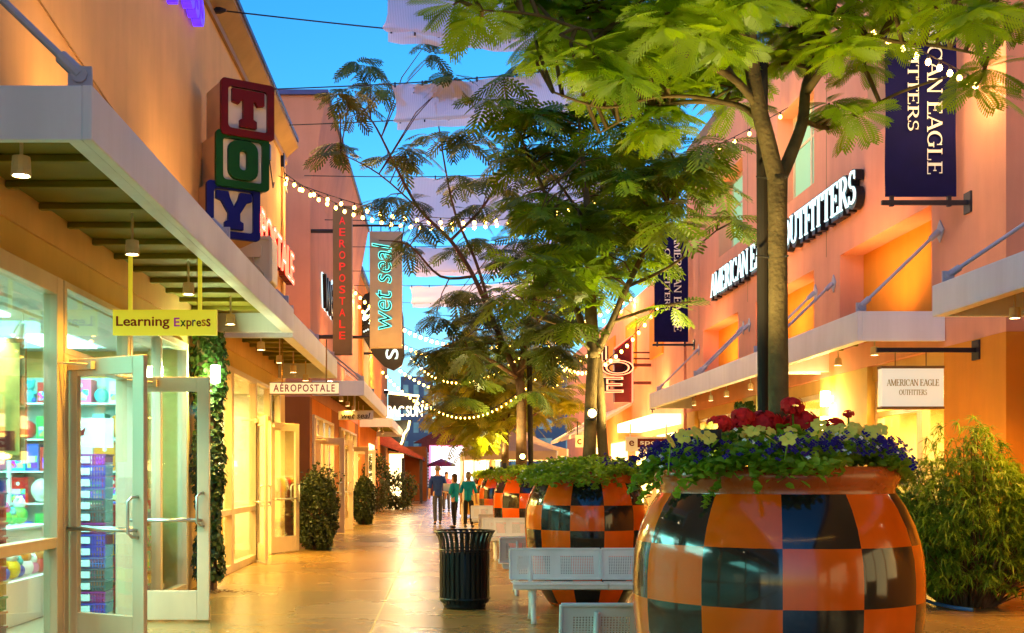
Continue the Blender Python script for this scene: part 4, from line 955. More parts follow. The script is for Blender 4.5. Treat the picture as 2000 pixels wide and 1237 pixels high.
def tree(name, label, base, limbs, clumps, Lr, tpl, leafm, barkm='bark', nf=7, twig=.006, seed=1, drop=.35):
    """limbs: (list of points, list of radii); clumps: (centre, radius, number of leaf rosettes)"""
    rg = random.Random(seed)
    root = thing(name, label, 'tree', base)
    tk = MB(); bp = []
    for pts, rs in limbs:
        pts = [Vector(p) for p in pts]
        # smooth the polyline a little
        sp = []; sr = []
        for i in range(len(pts)-1):
            for k in range(4):
                t = k/4; p_1 = pts[max(i-1, 0)]; p0 = pts[i]; p1 = pts[i+1]; p2 = pts[min(i+2, len(pts)-1)]
                sp.append(.5*((2*p0)+(p1-p_1)*t+(2*p_1-5*p0+4*p1-p2)*t*t+(3*p0-p_1-3*p1+p2)*t**3)); sr.append(rs[i]*(1-t)+rs[i+1]*t)
        sp.append(pts[-1]); sr.append(rs[-1])
        tk.tube(sp, sr, 9); bp += sp
    O = []; Dv = []; L = []; dr = []
    for c, rad, n in clumps:
        c = Vector(c)
        for _ in range(n):
            v = Vector((rg.gauss(0, 1), rg.gauss(0, 1), rg.gauss(0, .7))); v = v.normalized()*rad*rg.random()**.45
            p = c+v
            q = min(bp, key=lambda b_: (b_-p).length-.15*(p.z-b_.z))
            m1 = q.lerp(p, .5)+Vector((rg.gauss(0, .04), rg.gauss(0, .04), .10*(p-q).length))
            if (p-q).length < 4.5: tk.tube([q, q.lerp(m1, .6), m1, m1.lerp(p, .6), p], [twig*2, twig*1.8, twig*1.5, twig*1.2, twig], 4, cap=False)
            a0 = rg.random()*6.28
            for k in range(nf):
                a = a0+6.283*k/nf+rg.gauss(0, .25); el = rg.uniform(-.45, .35)
                O.append(p); Dv.append((math.cos(a)*math.cos(el), math.sin(a)*math.cos(el), math.sin(el))); L.append(Lr*rg.uniform(.65, 1.15)); dr.append(drop*rg.uniform(.5, 1.5))
    tk.build('trunk', barkm, root, smooth=True)
    V, Fa = fronds([tuple(p) for p in O], Dv, L, dr, tpl)
    fast_mesh('crown', V, Fa, leafm, root)
    return root

# ================================================================== planters
prof = [(.30, .0), (.42, .012), (.455, .05), (.515, .14), (.570, .24), (.60, .32), (.640, .42), (.675, .54), (.690, .60), (.708, .72), (.7165, .84), (.7175, .89), (.7180, 1.0), (.710, 1.10), (.697, 1.165), (.672, 1.25), (.630, 1.34), (.585, 1.41)]
rowz = [.05, .32, .60, .89, 1.165, 1.41]
def prow(i):
    zm = (prof[i][1]+prof[i+1][1])/2
    for k in range(5):
        if rowz[k] <= zm < rowz[k+1]: return 4-k
    return 5
pot = thing('planter_pot', 'orange and black checkered glazed pot nearest the viewer, huge at lower right', 'planter', (1.70, 5.78, 0), R(16.6), 'checkered pots along the promenade')
q = MB(); q.lathe(prof, 96, (0, 0, 0), mfun=lambda i, k: 1 if (prow(i)+k//8) % 2 == 0 else 0)
q.build('body', ['pot_o', 'pot_k'], pot, smooth=True, off=Z0)
q = MB(); q.lathe([(.584, 1.405), (.578, 1.43), (.592, 1.455), (.606, 1.485), (.600, 1.52), (.585, 1.54), (.555, 1.54), (.535, 1.50), (.53, 1.44)], 72); q.build('rim', 'pot_r', pot, smooth=True, off=Z0)
q = MB(); q.lathe([(.001, 1.50), (.3, 1.495), (.536, 1.46)], 48); q.build('soil', 'soil', pot, smooth=True, off=Z0)
POTS = [(1.70, 5.78, 16.6), (1.66, 12.95, 7.7), (1.66, 21.2, 8), (1.66, 29.3, 3), (1.66, 37.6, 12)]
plab = [None, 'checkered glazed pot behind the front silver bench, second nearest', 'checkered glazed pot third in the row, half hidden', 'small far checkered glazed pot beside the white tent', 'tiniest checkered glazed pot past the people']
for k, (x, y, a) in enumerate(POTS):
    if k:
        c = copy_tree(pot); c.location = (x, y, 0); c.rotation_euler = (0, 0, R(a)); c['label'] = plab[k]
def mound(x, y, n, r0=.78, z0=1.47, top=.30, spill=.07, rg=RNG):
    a = rg.uniform(0, 2*math.pi, n); r = r0*np.sqrt(rg.uniform(0, 1, n)); bump = 1+.10*np.sin(a*3+1.3)+.07*np.sin(a*7)
    r = r*bump; f = r/r0
    z = z0+top*(1-np.clip(f, 0, 1.2)**2.6)*(1+.15*np.sin(a*5+r*9))+rg.normal(0, .025, n)-spill*np.clip(f-.74, 0, 1)**1.2*3*rg.uniform(.2, 1.3, n)
    return np.stack([x+r*np.cos(a), y+r*np.sin(a), z], 1)
def petals(mb, c, r, mi=0, n=5, tilt=None):
    c = Vector(c); t = Vector(tilt) if tilt else Vector((random.gauss(0, .4), -.75+random.gauss(0, .3), .6)); t.normalize()
    u = t.cross(Vector((0, 0, 1.01))).normalized(); v = u.cross(t)
    for k in range(n):
        a = 6.283*k/n+random.random()*.3; d = u*math.cos(a)+v*math.sin(a); e = t.cross(d)
        p = c+d*r*.05
        mb.add([p, p+d*r*.5+e*r*.48+t*r*.08, p+d*r*.95+e*r*.30+t*r*.02, p+d*r*1.0-e*r*.25, p+d*r*.5-e*r*.48+t*r*.1], [(0, 1, 2, 3, 4)], mi)
for k, (x, y, a) in enumerate(POTS):
    d = 1 if k == 0 else (.75 if k == 1 else .4)
    top = .27 if k == 0 else .17
    lb = ['mixed bedding flowers overflowing the nearest checkered pot', 'trailing greenery with a few purple flowers in the second pot', 'trailing greenery topping the third checkered pot', 'trailing greenery in the small far checkered pot', 'greenery in the farthest tiny pot'][k]
    bed = thing('flower_bed', lb, 'plants', (x, y, 1.45))
    n = int(7500*d)
    C = mound(x, y, n, .655 if k == 0 else .80, z0=1.55 if k == 0 else 1.47, top=.12 if k == 0 else top, spill=.02 if k == 0 else .07)
    # hanging tendrils over the rim
    tn = []
    for _ in range(int(9*d)+3):
        aa = random.random()*6.283; ln = random.uniform(.05, .19); m_ = int(26*d)+8
        for j in range(m_):
            t = j/m_; rr = .62+.10*t+.02*math.sin(t*9); a2 = aa+.22*t*math.sin(aa*3)
            tn.append((x+rr*math.cos(a2), y+rr*math.sin(a2), 1.53-ln*t**1.3+random.gauss(0, .012)))
    C = np.concatenate([C, np.array(tn)]); S = RNG.uniform(.025, .06, len(C))*(1 if k == 0 else 1.25)
    V, Fa = leaf_geo(C, S, up=.5, aspect=.75); fast_mesh('foliage', V, Fa, 'trail', bed)
    # purple lobelia in uneven drifts
    q = MB(); cnt = [900, 50, 30, 10, 0][k]; got = 0
    while got < cnt:
        ca = random.random()*6.283; cr = random.uniform(.56, .76) if k == 0 else random.uniform(.2, .7)
        for _ in range(random.randint(8, 30)):
            aa = ca+random.gauss(0, .14); rr = cr+random.gauss(0, .05); f = min(1.1, rr/.76)
            z = 1.47+top*(1-f**2.6)+.075+random.gauss(0, .028)
            if k == 0: rr *= .90; z = 1.55+.12*(1-min(1.1, rr/.655)**2.6)+.062+random.gauss(0, .02)
            petals(q, (x+rr*math.cos(aa), y+rr*math.sin(aa), z), random.uniform(.011, .018), 0, 4); got += 1
    if cnt: tag(q.build('purple_blossoms', 'purple', bed), None, None, None, 'stuff')
    q = MB()
    for _ in range([120, 60, 25, 8, 0][k]):
        aa = random.random()*6.283; rr = random.uniform(.45, .80)*(.84 if k == 0 else 1); f = min(1.1, rr/.76)
        petals(q, (x+rr*math.cos(aa), y+rr*math.sin(aa), (1.57 if k == 0 else 1.49)+(.12 if k == 0 else top)*(1-f**2.6)+random.gauss(0, .03)), .011, 0, 4)
    if q.v: tag(q.build('white_blossoms', 'white', bed), None, None, None, 'stuff')
# pansies and geraniums of the nearest pot
pans = [(1360, 845), (1388, 838), (1410, 848), (1335, 852), (1310, 862), (1440, 842), (1462, 840), (1545, 843), (1581, 845), (1587, 838), (1540, 858), (1621, 838), (1640, 835), (1660, 842), (1680, 845), (1700, 842), (1622, 850), (1430, 890), (1565, 870), (1505, 858), (1535, 870), (1475, 836), (1712, 852), (1690, 858), (1605, 852), (1650, 858), (1375, 858), (1600, 830), (1668, 832)]
pans += [(1330+random.random()*390, 838+random.random()*22) for _ in range(26)]
for k, (px, py) in enumerate(pans):
    p = P(px, py, 5.78+random.uniform(-.45, .10)-(.25 if py > 855 else 0))
    q = MB(); petals(q, p, random.uniform(.030, .042), 0, 5)
    q.tube([p+Vector((0, .01, -.01)), p+Vector((random.gauss(0, .02), .05, -.16))], .004, 4, 1)
    tag(q.build('pansy', ['yellow', 'trail'], loc=p), 'pale yellow pansy blossom among the flowers of the nearest pot', 'flower', 'yellow pansies in the nearest pot')
ger = [(1405, 827, .05, 'left end of the row'), (1450, 812, .05, 'upper left of the trunk, darker'), (1490, 830, .085, 'the biggest, just left of the trunk'), (1548, 793, .052, 'the highest, right of the trunk'), (1567, 825, .072, 'wide, low and right of the trunk'), (1629, 828, .04, 'round, right of the wide one'), (1657, 808, .022, 'tiny, rightmost on a thin stalk'), (1442, 830, .05, 'low between the two left ones')]
for k, (px, py, rr, wh) in enumerate(ger):
    p = P(px, py, 5.62+.08*(k % 3)); t = thing('geranium', 'red geranium flower head in the nearest pot, '+wh, 'flower', tuple(p+Vector((0, .06, -.28))))
    q = MB()
    for _ in range(int(60+900*rr)):
        v = Vector((random.gauss(0, 1), random.gauss(0, 1), random.gauss(0, 1))).normalized(); v = Vector((v.x*1.25, v.y, v.z*.75))*rr*random.uniform(.75, 1.08)
        petals(q, p+v, rr*.30, 0, 5, tilt=v+Vector((0, -.01, .01)))
    q.build('flower_head', 'red', t)
    q = MB(); q.tube([p, p+Vector((.01, .02, -.12)), p+Vector((0, .06, -.28))], .005, 5); q.build('stalk', 'trail', t)

# ================================================================== silver benches (perforated)
def perf_panel(mb, o, u, v, n, w_, h_, holes=(16, 10), th=.004):
    """plate w x h with a hexagonal hole field in it"""
    nx, ny = holes; mg = .0
    cw, chh = w_/nx, h_/ny
    V = []; Fs = []
    K = 6
    for j in range(ny):
        for i in range(nx):
            cx = (i+.5)*cw; cy = (j+.5)*chh; base = len(V); rx = cw*.30; ry = chh*.30
            outer = [(cx-cw/2, cy-chh/2), (cx, cy-chh/2), (cx+cw/2, cy-chh/2), (cx+cw/2, cy+chh/2), (cx, cy+chh/2), (cx-cw/2, cy+chh/2)]
            sx = (cw*.25 if j % 2 else -cw*.25)*0
            ang = [225, 270, 315, 45, 90, 135]
            inner = [(cx+sx+rx*math.cos(R(a)), cy+ry*math.sin(R(a))) for a in ang]
            V += [o+u*a+v*b_ for a, b_ in outer]+[o+u*a+v*b_ for a, b_ in inner]
            for q_ in range(6):
                w2 = (q_+1) % 6; Fs.append((base+q_, base+w2, base+6+w2, base+6+q_))
    mb.add(V, Fs)
def make_bench():
    """seat faces -Y; origin on the ground under the middle"""
    t = thing('bench', 'silver perforated metal bench before the second checkered pot', 'bench', (1.655, 11.55, 0), 0, 'silver benches between the pots')
    W = .96
    for s in (-1, 0):
        x0 = s*W+.008; x1 = x0+W-.016
        tilt = Vector((0, .22, .975)).normalized(); o = Vector((x0, .20, .415)); n = Vector((0, -.975, .22))
        q = MB(); h = .315
        xs = [0, .07, .42, .525, .875, x1-x0]; ys_ = [0, .05, .245, h]
        for i in range(5):
            for j in range(3):
                a, b_, c, d = xs[i], xs[i+1], ys_[j], ys_[j+1]
                if j == 1 and i in (1, 3): perf_panel(q, o+FX*a+tilt*c, FX, tilt, n, b_-a, d-c, (19, 12))
                else: q.add([o+FX*a+tilt*c, o+FX*b_+tilt*c, o+FX*b_+tilt*d, o+FX*a+tilt*d], [(0, 1, 2, 3)])
        q.tube([o+tilt*h+FX*0, o+tilt*h+FX*(x1-x0)], .014, 8); q.tube([o, o+FX*(x1-x0)], .012, 8)
        q.tube([o, o+tilt*h], .012, 6); q.tube([o+FX*(x1-x0), o+FX*(x1-x0)+tilt*h], .012, 6)
        q.build('backrest', 'bench', t, off=Z0)
        q = MB(); a0 = Vector((x0, -.27, .405)); v = Vector((0, .47, -.012))
        for i in range(5):
            for j, (c, d) in enumerate(((0, .12), (.12, .85), (.85, 1))):
                a, b_ = xs[i], xs[i+1]
                if j == 1 and i in (1, 3): perf_panel(q, a0+FX*a+v*c, FX, v.normalized(), FZ, b_-a, .47*(d-c), (19, 18))
                else: q.add([a0+FX*a+v*c, a0+FX*b_+v*c, a0+FX*b_+v*d, a0+FX*a+v*d], [(0, 1, 2, 3)])
        q.box(x0, x1, -.285, -.262, .36, .41); q.tube([a0+Vector((0, -.004, -.002)), a0+Vector((x1-x0, -.004, -.002))], .016, 8)
        q.build('seat', 'bench', t, off=Z0)
    q = MB(); q.box(-W+.05, W-.05, -.08, -.02, .33, .385); q.box(-W+.05, W-.05, .12, .17, .33, .385); q.build('support_beam', 'bench', t, off=Z0)
    for s in (-1, 1):
        x = s*(W-.22); q = MB()
        for (pts, rr) in (([(x, -.16, .345), (x, -.14, .20), (x, -.17, .08), (x, -.23, .0)], (.034, .03, .028, .03)), ([(x, .14, .345), (x, .10, .20), (x, .14, .08), (x, .22, .0)], (.034, .03, .028, .03))):
            q.tube(pts, list(rr), 8)
        q.tube([(x, -.16, .34), (x, .17, .34)], .03, 8); q.tube([(x, .17, .34), (x, .24, .5), (x, .275, .68)], [.028, .022, .016], 8)
        q.build('leg', 'bench', t, smooth=True, off=Z0)
    return t
bn = make_bench()
for (y, rot, lb) in ((7.0, 180, 'silver perforated bench turned away, lowest in view beside the nearest pot'), (14.2, 180, 'silver perforated bench turned away beyond the second pot'), (19.85, 0, 'silver perforated bench in front of the third pot'),
                     (22.5, 180, 'silver perforated bench turned away behind the third pot'), (27.9, 0, 'small far silver bench before the fourth pot')):
    c = copy_tree(bn); c.location = (1.66, y, 0); c.rotation_euler = (0, 0, R(rot)); c['label'] = lb

# ================================================================== black litter bin
Q = thing('litter_bin', 'black slatted metal litter bin with flared top rim on the paving', 'litter bin', (.245, 12.75, 0))
x, y = .245, 12.75
q = MB(); q.lathe([(.20, .0), (.235, .002), (.245, .03), (.245, .60), (.24, .61), (.23, .61)], 32, (x, y, 0)); q.lathe([(.001, .02), (.23, .02)], 32, (x, y, 0)); q.build('liner', 'can', Q, smooth=True)
q = MB(); n = 30
for k in range(n):
    a = 6.283*k/n; d = Vector((math.cos(a), math.sin(a), 0)); e = Vector((-d.y, d.x, 0)); o = Vector((x, y, 0))
    path = [(.262, .06), (.280, .10), (.280, .66), (.285, .74), (.305, .80), (.335, .86)]
    for i in range(len(path)-1):
        (r0, z0), (r1, z1) = path[i], path[i+1]
        h = [o+d*(r0-.004)-e*.019+FZ*z0, o+d*(r0+.004)-e*.019+FZ*z0, o+d*(r0+.004)+e*.019+FZ*z0, o+d*(r0-.004)+e*.019+FZ*z0, o+d*(r1-.004)-e*.019+FZ*z1, o+d*(r1+.004)-e*.019+FZ*z1, o+d*(r1+.004)+e*.019+FZ*z1, o+d*(r1-.004)+e*.019+FZ*z1]
        q.hexa(h)
q.build('slats', 'can', Q)
q = MB()
for r0, z0, t in ((.338, .865, .012), (.282, .11, .014), (.282, .66, .012)):
    q.tube([(x+r0*math.cos(6.2832*k/40), y+r0*math.sin(6.2832*k/40), z0) for k in range(41)], t, 6, cap=False)
q.build('hoop', 'can', Q, smooth=True)

# ================================================================== trees
def LP(Y, pts, rs): return ([P(a, b_, Y+(dy if True else 0)) for a, b_, dy in pts], rs)
# nearest tree
Y = 5.85
limbs = [LP(Y, [(1522, 905, 0), (1521, 800, 0), (1520, 600, 0), (1519, 420, 0), (1519, 345, 0)], [.062, .053, .050, .050, .053]),
         LP(Y, [(1519, 360, 0), (1500, 280, -.02), (1478, 190, -.05), (1466, 90, -.08), (1462, -20, -.1), (1450, -180, -.1)], [.046, .044, .040, .036, .034, .02]),
         LP(Y, [(1521, 355, 0), (1545, 300, .05), (1568, 235, .1), (1575, 165, .15), (1600, 95, .2), (1635, -20, .3), (1660, -160, .35)], [.036, .034, .030, .026, .02, .018, .01]),
         LP(Y, [(1575, 180, .12), (1610, 130, .0), (1655, 60, -.1), (1660, 0, -.15), (1700, -90, -.2)], [.024, .02, .018, .014, .008]),
         LP(Y, [(1490, 225, -.03), (1440, 160, -.1), (1370, 120, -.2), (1310, 90, -.3), (1260, 55, -.35), (1180, 20, -.4)], [.022, .02, .018, .015, .011, .006]),
         LP(Y, [(1495, 250, -.02), (1440, 205, .1), (1330, 200, .25), (1255, 215, .35), (1170, 260, .4)], [.018, .015, .012, .010, .005]),
         LP(Y, [(1440, 205, .1), (1360, 190, 0), (1280, 190, -.1), (1180, 210, -.2), (1080, 180, -.3)], [.012, .010, .009, .008, .005]),
         LP(Y, [(1440, 160, -.1), (1390, 90, .1), (1330, 20, .2), (1290, -60, .25)], [.014, .012, .010, .005]),
         LP(Y, [(1568, 235, .1), (1620, 250, .3), (1680, 220, .4), (1760, 180, .3), (1850, 150, .2)], [.014, .012, .01, .008, .005]),
         LP(Y, [(1655, 60, -.1), (1740, 80, -.2), (1830, 90, -.3), (1930, 110, -.4)], [.012, .010, .008, .005]),
         LP(Y, [(1466, 90, -.08), (1400, 0, -.3), (1330, -90, -.5)], [.018, .014, .006]), LP(Y, [(1462, 20, -.1), (1520, -60, -.4), (1560, -150, -.6)], [.018, .014, .006]),
         LP(Y, [(1260, 55, -.35), (1150, 60, -.5), (1050, 30, -.6), (940, 20, -.7)], [.010, .008, .007, .004])]
cl = [((1150, 30), 5.6, .28, 16), ((1240, 80), 5.9, .28, 20), ((1330, 30), 5.4, .30, 18), ((1230, 150), 6.2, .22, 10), ((1330, 140), 6.1, .24, 13), ((1410, 70), 6.3, .28, 16), ((1400, -10), 5.0, .28, 11), ((1545, -10), 6.3, .28, 10),
      ((1640, 40), 5.6, .25, 8), ((1650, 200), 6.0, .14, 3), ((1700, 110), 6.2, .14, 3), ((1790, -40), 5.2, .2, 4), ((1900, 30), 5.0, .2, 4), ((1920, 150), 5.6, .08, 2), ((1985, -20), 5.4, .25, 5), ((1560, 90), 6.2, .2, 6),
      ((900, 15), 5.2, .12, 3), ((1040, 0), 5.5, .20, 7), ((1080, 60), 5.9, .15, 4), ((1290, 230), 6.4, .14, 4), ((1180, 120), 5.3, .2, 7), ((1420, 200), 6.2, .12, 3),
      ((1300, -130), 5.6, .5, 15), ((1550, -140), 5.8, .5, 15), ((1800, -120), 5.5, .5, 12)]
tree('pot_tree', 'nearest feathery leaved tree forking above the biggest checkered pot', (1.72, 5.85, 1.47), limbs, [(P(a[0], a[1], yy), r, n) for a, yy, r, n in cl], .19, FT_HI, 'leaf1', seed=3, nf=8, drop=.22)
q = MB(); q.tube([P(1491, 905, 5.98), P(1490, 600, 5.98), P(1488, 125, 5.98)], .031, 12)
for b_ in (345, 500): 
    q.tube([P(1478, b_, 5.93), P(1505, b_+4, 5.84), P(1540, b_, 5.80)], .006, 5)
tag(q.build('tree_stake', 'stake', loc=P(1491, 905, 5.98), smooth=False), 'dark round support pole tied beside the nearest trunk', 'stake')
# second tree
Y = 12.95
limbs = [LP(Y, [(1150, 925, 0), (1152, 860, 0), (1155, 760, 0), (1160, 690, 0)], [.085, .075, .07, .07]),
         LP(Y, [(1182, 925, .05), (1176, 860, .05), (1172, 770, .02), (1166, 690, 0)], [.065, .06, .055, .05]),
         LP(Y, [(1160, 700, 0), (1155, 620, 0), (1152, 540, 0), (1150, 440, 0), (1140, 330, .1), (1130, 230, .2)], [.075, .07, .06, .045, .03, .012]),
         LP(Y, [(1160, 690, 0), (1125, 600, .2), (1110, 520, .4), (1080, 420, .5), (1040, 320, .6), (1000, 240, .7)], [.045, .04, .032, .026, .018, .008]),
         LP(Y, [(1166, 690, 0), (1195, 630, -.2), (1225, 560, -.4), (1270, 470, -.5), (1320, 380, -.6), (1370, 320, -.6)], [.05, .042, .034, .026, .018, .008]),
         LP(Y, [(1152, 540, 0), (1210, 450, .4), (1250, 360, .6), (1260, 270, .7)], [.035, .028, .02, .008]),
         LP(Y, [(1225, 560, -.4), (1310, 520, -.5), (1400, 450, -.6)], [.022, .016, .007]), LP(Y, [(1195, 630, -.2), (1280, 600, -.6), (1350, 590, -.9)], [.022, .016, .007]),
         LP(Y, [(1125, 600, .2), (1060, 560, 0), (1000, 540, -.2)], [.022, .016, .007]), LP(Y, [(1150, 440, 0), (1100, 370, -.4), (1060, 320, -.6)], [.02, .015, .006]), LP(Y, [(1160, 690, 0), (1100, 640, -.3), (1040, 620, -.5)], [.02, .015, .006])]
cl = [(1000, 230), (1080, 225), (1160, 215), (1060, 320), (1150, 310), (1240, 270), (1310, 320), (1380, 330), (1040, 400), (1100, 400), (1190, 380), (1250, 400), (1070, 490), (1130, 500), (1200, 470), (1190, 550), (1080, 560), (1230, 330), (1130, 440), (1180, 450), (1240, 420)]
rr = random.Random(5)
tree('pot_tree', 'second feathery leaved tree with twin stems above the second checkered pot', (1.75, 12.95, 1.47), limbs, [(P(a, b_, Y+rr.uniform(-1.2, 1.2)), .48, 8) for a, b_ in cl]+[(P(1320, 600, 12.4), .06, 1), (P(1420, 425, 12.3), .12, 2)], .40, FT_MID, 'leaf2', seed=5, drop=.25)
# third tree with long thin dark stems to the left
Y = 21.3
limbs = [LP(Y, [(1018, 935, 0), (1018, 860, 0), (1018, 780, 0), (1014, 735, 0)], [.12, .10, .09, .09]),
         LP(Y, [(1014, 740, 0), (990, 690, 0), (960, 620, 0), (925, 540, 0), (880, 470, 0), (820, 410, .2), (775, 330, .4), (735, 250, .6), (695, 195, .8)], [.07, .055, .05, .042, .036, .03, .025, .018, .010]),
         LP(Y, [(960, 620, 0), (945, 560, .5), (925, 500, .8), (890, 420, 1), (870, 330, 1.2), (850, 200, 1.4)], [.04, .034, .03, .024, .018, .010]),
         LP(Y, [(1014, 740, 0), (1030, 650, 0), (1045, 560, .3), (1040, 470, .5)], [.07, .06, .045, .02]),
         LP(Y, [(1030, 650, 0), (1075, 600, -.5), (1110, 560, -.8)], [.04, .03, .012]),
         LP(Y, [(1014, 740, 0), (950, 700, -.6), (890, 680, -1)], [.05, .035, .012]), LP(Y, [(925, 540, 0), (860, 540, -.4), (800, 480, -.6), (740, 470, -.8)], [.03, .024, .016, .008]),
         LP(Y, [(880, 470, 0), (960, 380, .3), (990, 260, .5), (985, 170, .6)], [.03, .024, .018, .008]), LP(Y, [(820, 410, .2), (740, 340, -.3), (665, 300, -.6)], [.018, .014, .007])]
cl = [(692, 120, .35, 4), (735, 170, .3, 3), (660, 175, .3, 3), (690, 215, .3, 3), (835, 105, .3, 3), (870, 165, .4, 4), (1005, 150, .4, 3), (665, 292, .35, 3), (805, 290, .4, 4), (770, 320, .3, 3), (865, 265, .4, 4), (930, 255, .4, 4),
      (900, 330, .4, 4), (770, 385, .35, 3), (955, 390, .6, 6), (830, 415, .45, 4), (905, 470, .5, 5), (790, 470, .3, 2), (870, 570, .5, 5), (930, 560, .6, 6), (850, 610, .5, 5), (985, 610, .6, 6), (1040, 470, .5, 5), (985, 500, .5, 6), (990, 330, .4, 4),
      (900, 690, .9, 9), (960, 670, .8, 8), (1050, 600, .8, 8), (1100, 590, .8, 8), (1080, 690, .9, 9), (900, 730, .6, 6)]
tree('pot_tree', 'third tree, tall, with long thin dark stems leaning left across the sky', (1.50, 21.3, 1.47), limbs, [(P(a, b_, Y+rr.uniform(-1.2, 1.2)), r*.9, n if r > .65 else max(2, int(n*.62))) for a, b_, r, n in cl], .50, FT_MID, 'leaf3', 'bark2', seed=8, nf=7)
q = MB(); q.tube([P(1037, 930, 21.4), P(1034, 700, 21.4)], .05, 10); tag(q.build('tree_stake', 'stake', loc=P(1037, 930, 21.4)), 'dark support pole beside the reddish third trunk', 'stake')
# farther trees
for (Y, tx, lb, sd, spread) in ((29.4, 985, 'fourth tree, hazy green crown low over the tents', 11, ((915, 790), (905, 735), (915, 830), (945, 845), (890, 690), (930, 760), (920, 700), (950, 740), (1000, 690), (1050, 720), (960, 800), (1090, 690), (900, 720), (960, 800), (1010, 770), (930, 660))),
                                (38, 960, 'fifth tree, small green crown behind the white tent', 12, ((910, 800), (930, 770), (980, 800), (1030, 770), (915, 760), (1080, 780), (950, 815), (920, 740), (1000, 730))),
                                (48, 945, 'sixth tree, farthest crown under the distant string lights', 13, ((900, 780), (910, 815), (930, 800), (960, 820), (1000, 800), (900, 800), (1050, 810), (910, 760), (980, 770)))):
    b0 = P(tx, 0, Y); b0.z = 0
    limbs = [([b0, P(tx+2, 840, Y)], [.12, .09])]
    for (a, b_) in spread: limbs.append(([P(tx+2, 850, Y), P((tx+a)/2+10, (840+b_)/2+10, Y), P(a, b_, Y)], [.07, .05, .015]))
    tree('pot_tree', lb, tuple(b0), limbs, [(P(a, b_, Y+rr.uniform(-1.5, 1.5)), .026*Y, 10) for a, b_ in spread], .016*Y, FT_MID, 'leaf4', 'bark2', seed=sd, nf=8)

# ================================================================== shrubs, ivy, feathery bush
def shrub(label, c, rx, ry, h, n, size, m, z0=.0, name='shrub', cat='shrub', up=.1, lump=.18):
    root = thing(name, label, cat, (c[0], c[1], 0))
    d = unit(RNG.normal(size=(n, 3))); ph = d @ np.array([3.1, 4.2, 5.3]); bl = 1+lump*np.sin(ph*1.7)*np.cos(ph*.9+2)+lump*.5*np.sin(ph*4)
    rr_ = RNG.uniform(.72, 1.04, n)**.6*bl
    C = np.stack([c[0]+rx*d[:, 0]*rr_, c[1]+ry*d[:, 1]*rr_, z0+h/2+h/2*np.sign(d[:, 2])*np.abs(d[:, 2])**.8*rr_], 1); C = C[C[:, 2] > z0+.005]
    V, Fa = leaf_geo(C, RNG.uniform(.7, 1.3, len(C))*size, up=up, aspect=.55, N=d[:len(C)]); fast_mesh('foliage', V, Fa, m, root)
    q = MB()
    for k in range(7):
        a = k*.9; q.tube([(c[0]+.05*math.cos(a), c[1]+.05*math.sin(a), 0), (c[0]+rx*.5*math.cos(a), c[1]+ry*.5*math.sin(a), z0+h*.5), (c[0]+rx*.75*math.cos(a+.3), c[1]+ry*.75*math.sin(a+.3), z0+h*.8)], [.02, .012, .005], 5)
    q.build('stem', 'bark2', root)
    return root
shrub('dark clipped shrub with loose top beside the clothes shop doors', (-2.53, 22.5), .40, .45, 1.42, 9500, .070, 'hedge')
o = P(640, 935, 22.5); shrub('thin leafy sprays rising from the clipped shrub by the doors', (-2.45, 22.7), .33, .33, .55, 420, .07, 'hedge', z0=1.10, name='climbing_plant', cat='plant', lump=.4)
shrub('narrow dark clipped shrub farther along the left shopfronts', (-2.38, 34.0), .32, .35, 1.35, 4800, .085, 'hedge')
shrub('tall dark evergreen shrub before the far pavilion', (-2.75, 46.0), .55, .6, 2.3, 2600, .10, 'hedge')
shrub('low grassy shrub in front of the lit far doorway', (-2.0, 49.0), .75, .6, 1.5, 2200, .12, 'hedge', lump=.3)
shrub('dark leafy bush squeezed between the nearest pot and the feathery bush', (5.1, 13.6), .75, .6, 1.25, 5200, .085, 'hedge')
def feathery(label, c, R_, h, n, m):
    root = thing('feathery_bush', label, 'bush', (c[0], c[1], 0)); rg = random.Random(4)
    O = []; D = []; L = []; dr = []; st = MB()
    for k in range(n):
        a = rg.random()*6.283; f = rg.random()**.5; r = R_*f; z = h*(.10+.90*rg.random()**.8*(1-.55*f**2))*(1+.12*math.sin(a*3))
        p = (c[0]+r*math.cos(a), c[1]+r*math.sin(a)*.8, z)
        if k % 9 == 0: st.tube([(c[0]+.3*math.cos(a)*f, c[1]+.3*math.sin(a)*f, 0), (c[0]+r*.6*math.cos(a), c[1]+r*.6*math.sin(a), z*.6), p], [.012, .008, .004], 4)
        for j in range(14):
            b_ = rg.random()*6.283; el = rg.uniform(-.6, .9)
            O.append(p); D.append((math.cos(b_)*math.cos(el)+.35*math.cos(a), math.sin(b_)*math.cos(el)+.35*math.sin(a), math.sin(el))); L.append(rg.uniform(.06, .16)); dr.append(rg.uniform(.2, .9))
    V, Fa = fronds(O, D, L, dr, (np.array([(0, .0, 0), (.35, .055, .0), (1, 0, 0), (.35, -.055, .0)]), np.array([[0, 3, 2, 1]]))); fast_mesh('foliage', V, Fa, m, root); st.build('stem', 'bark2', root)
feathery('big feathery green bush of star shaped leaf tufts against the orange wall', (6.05, 13.0), .95, 2.0, 3000, 'fern')
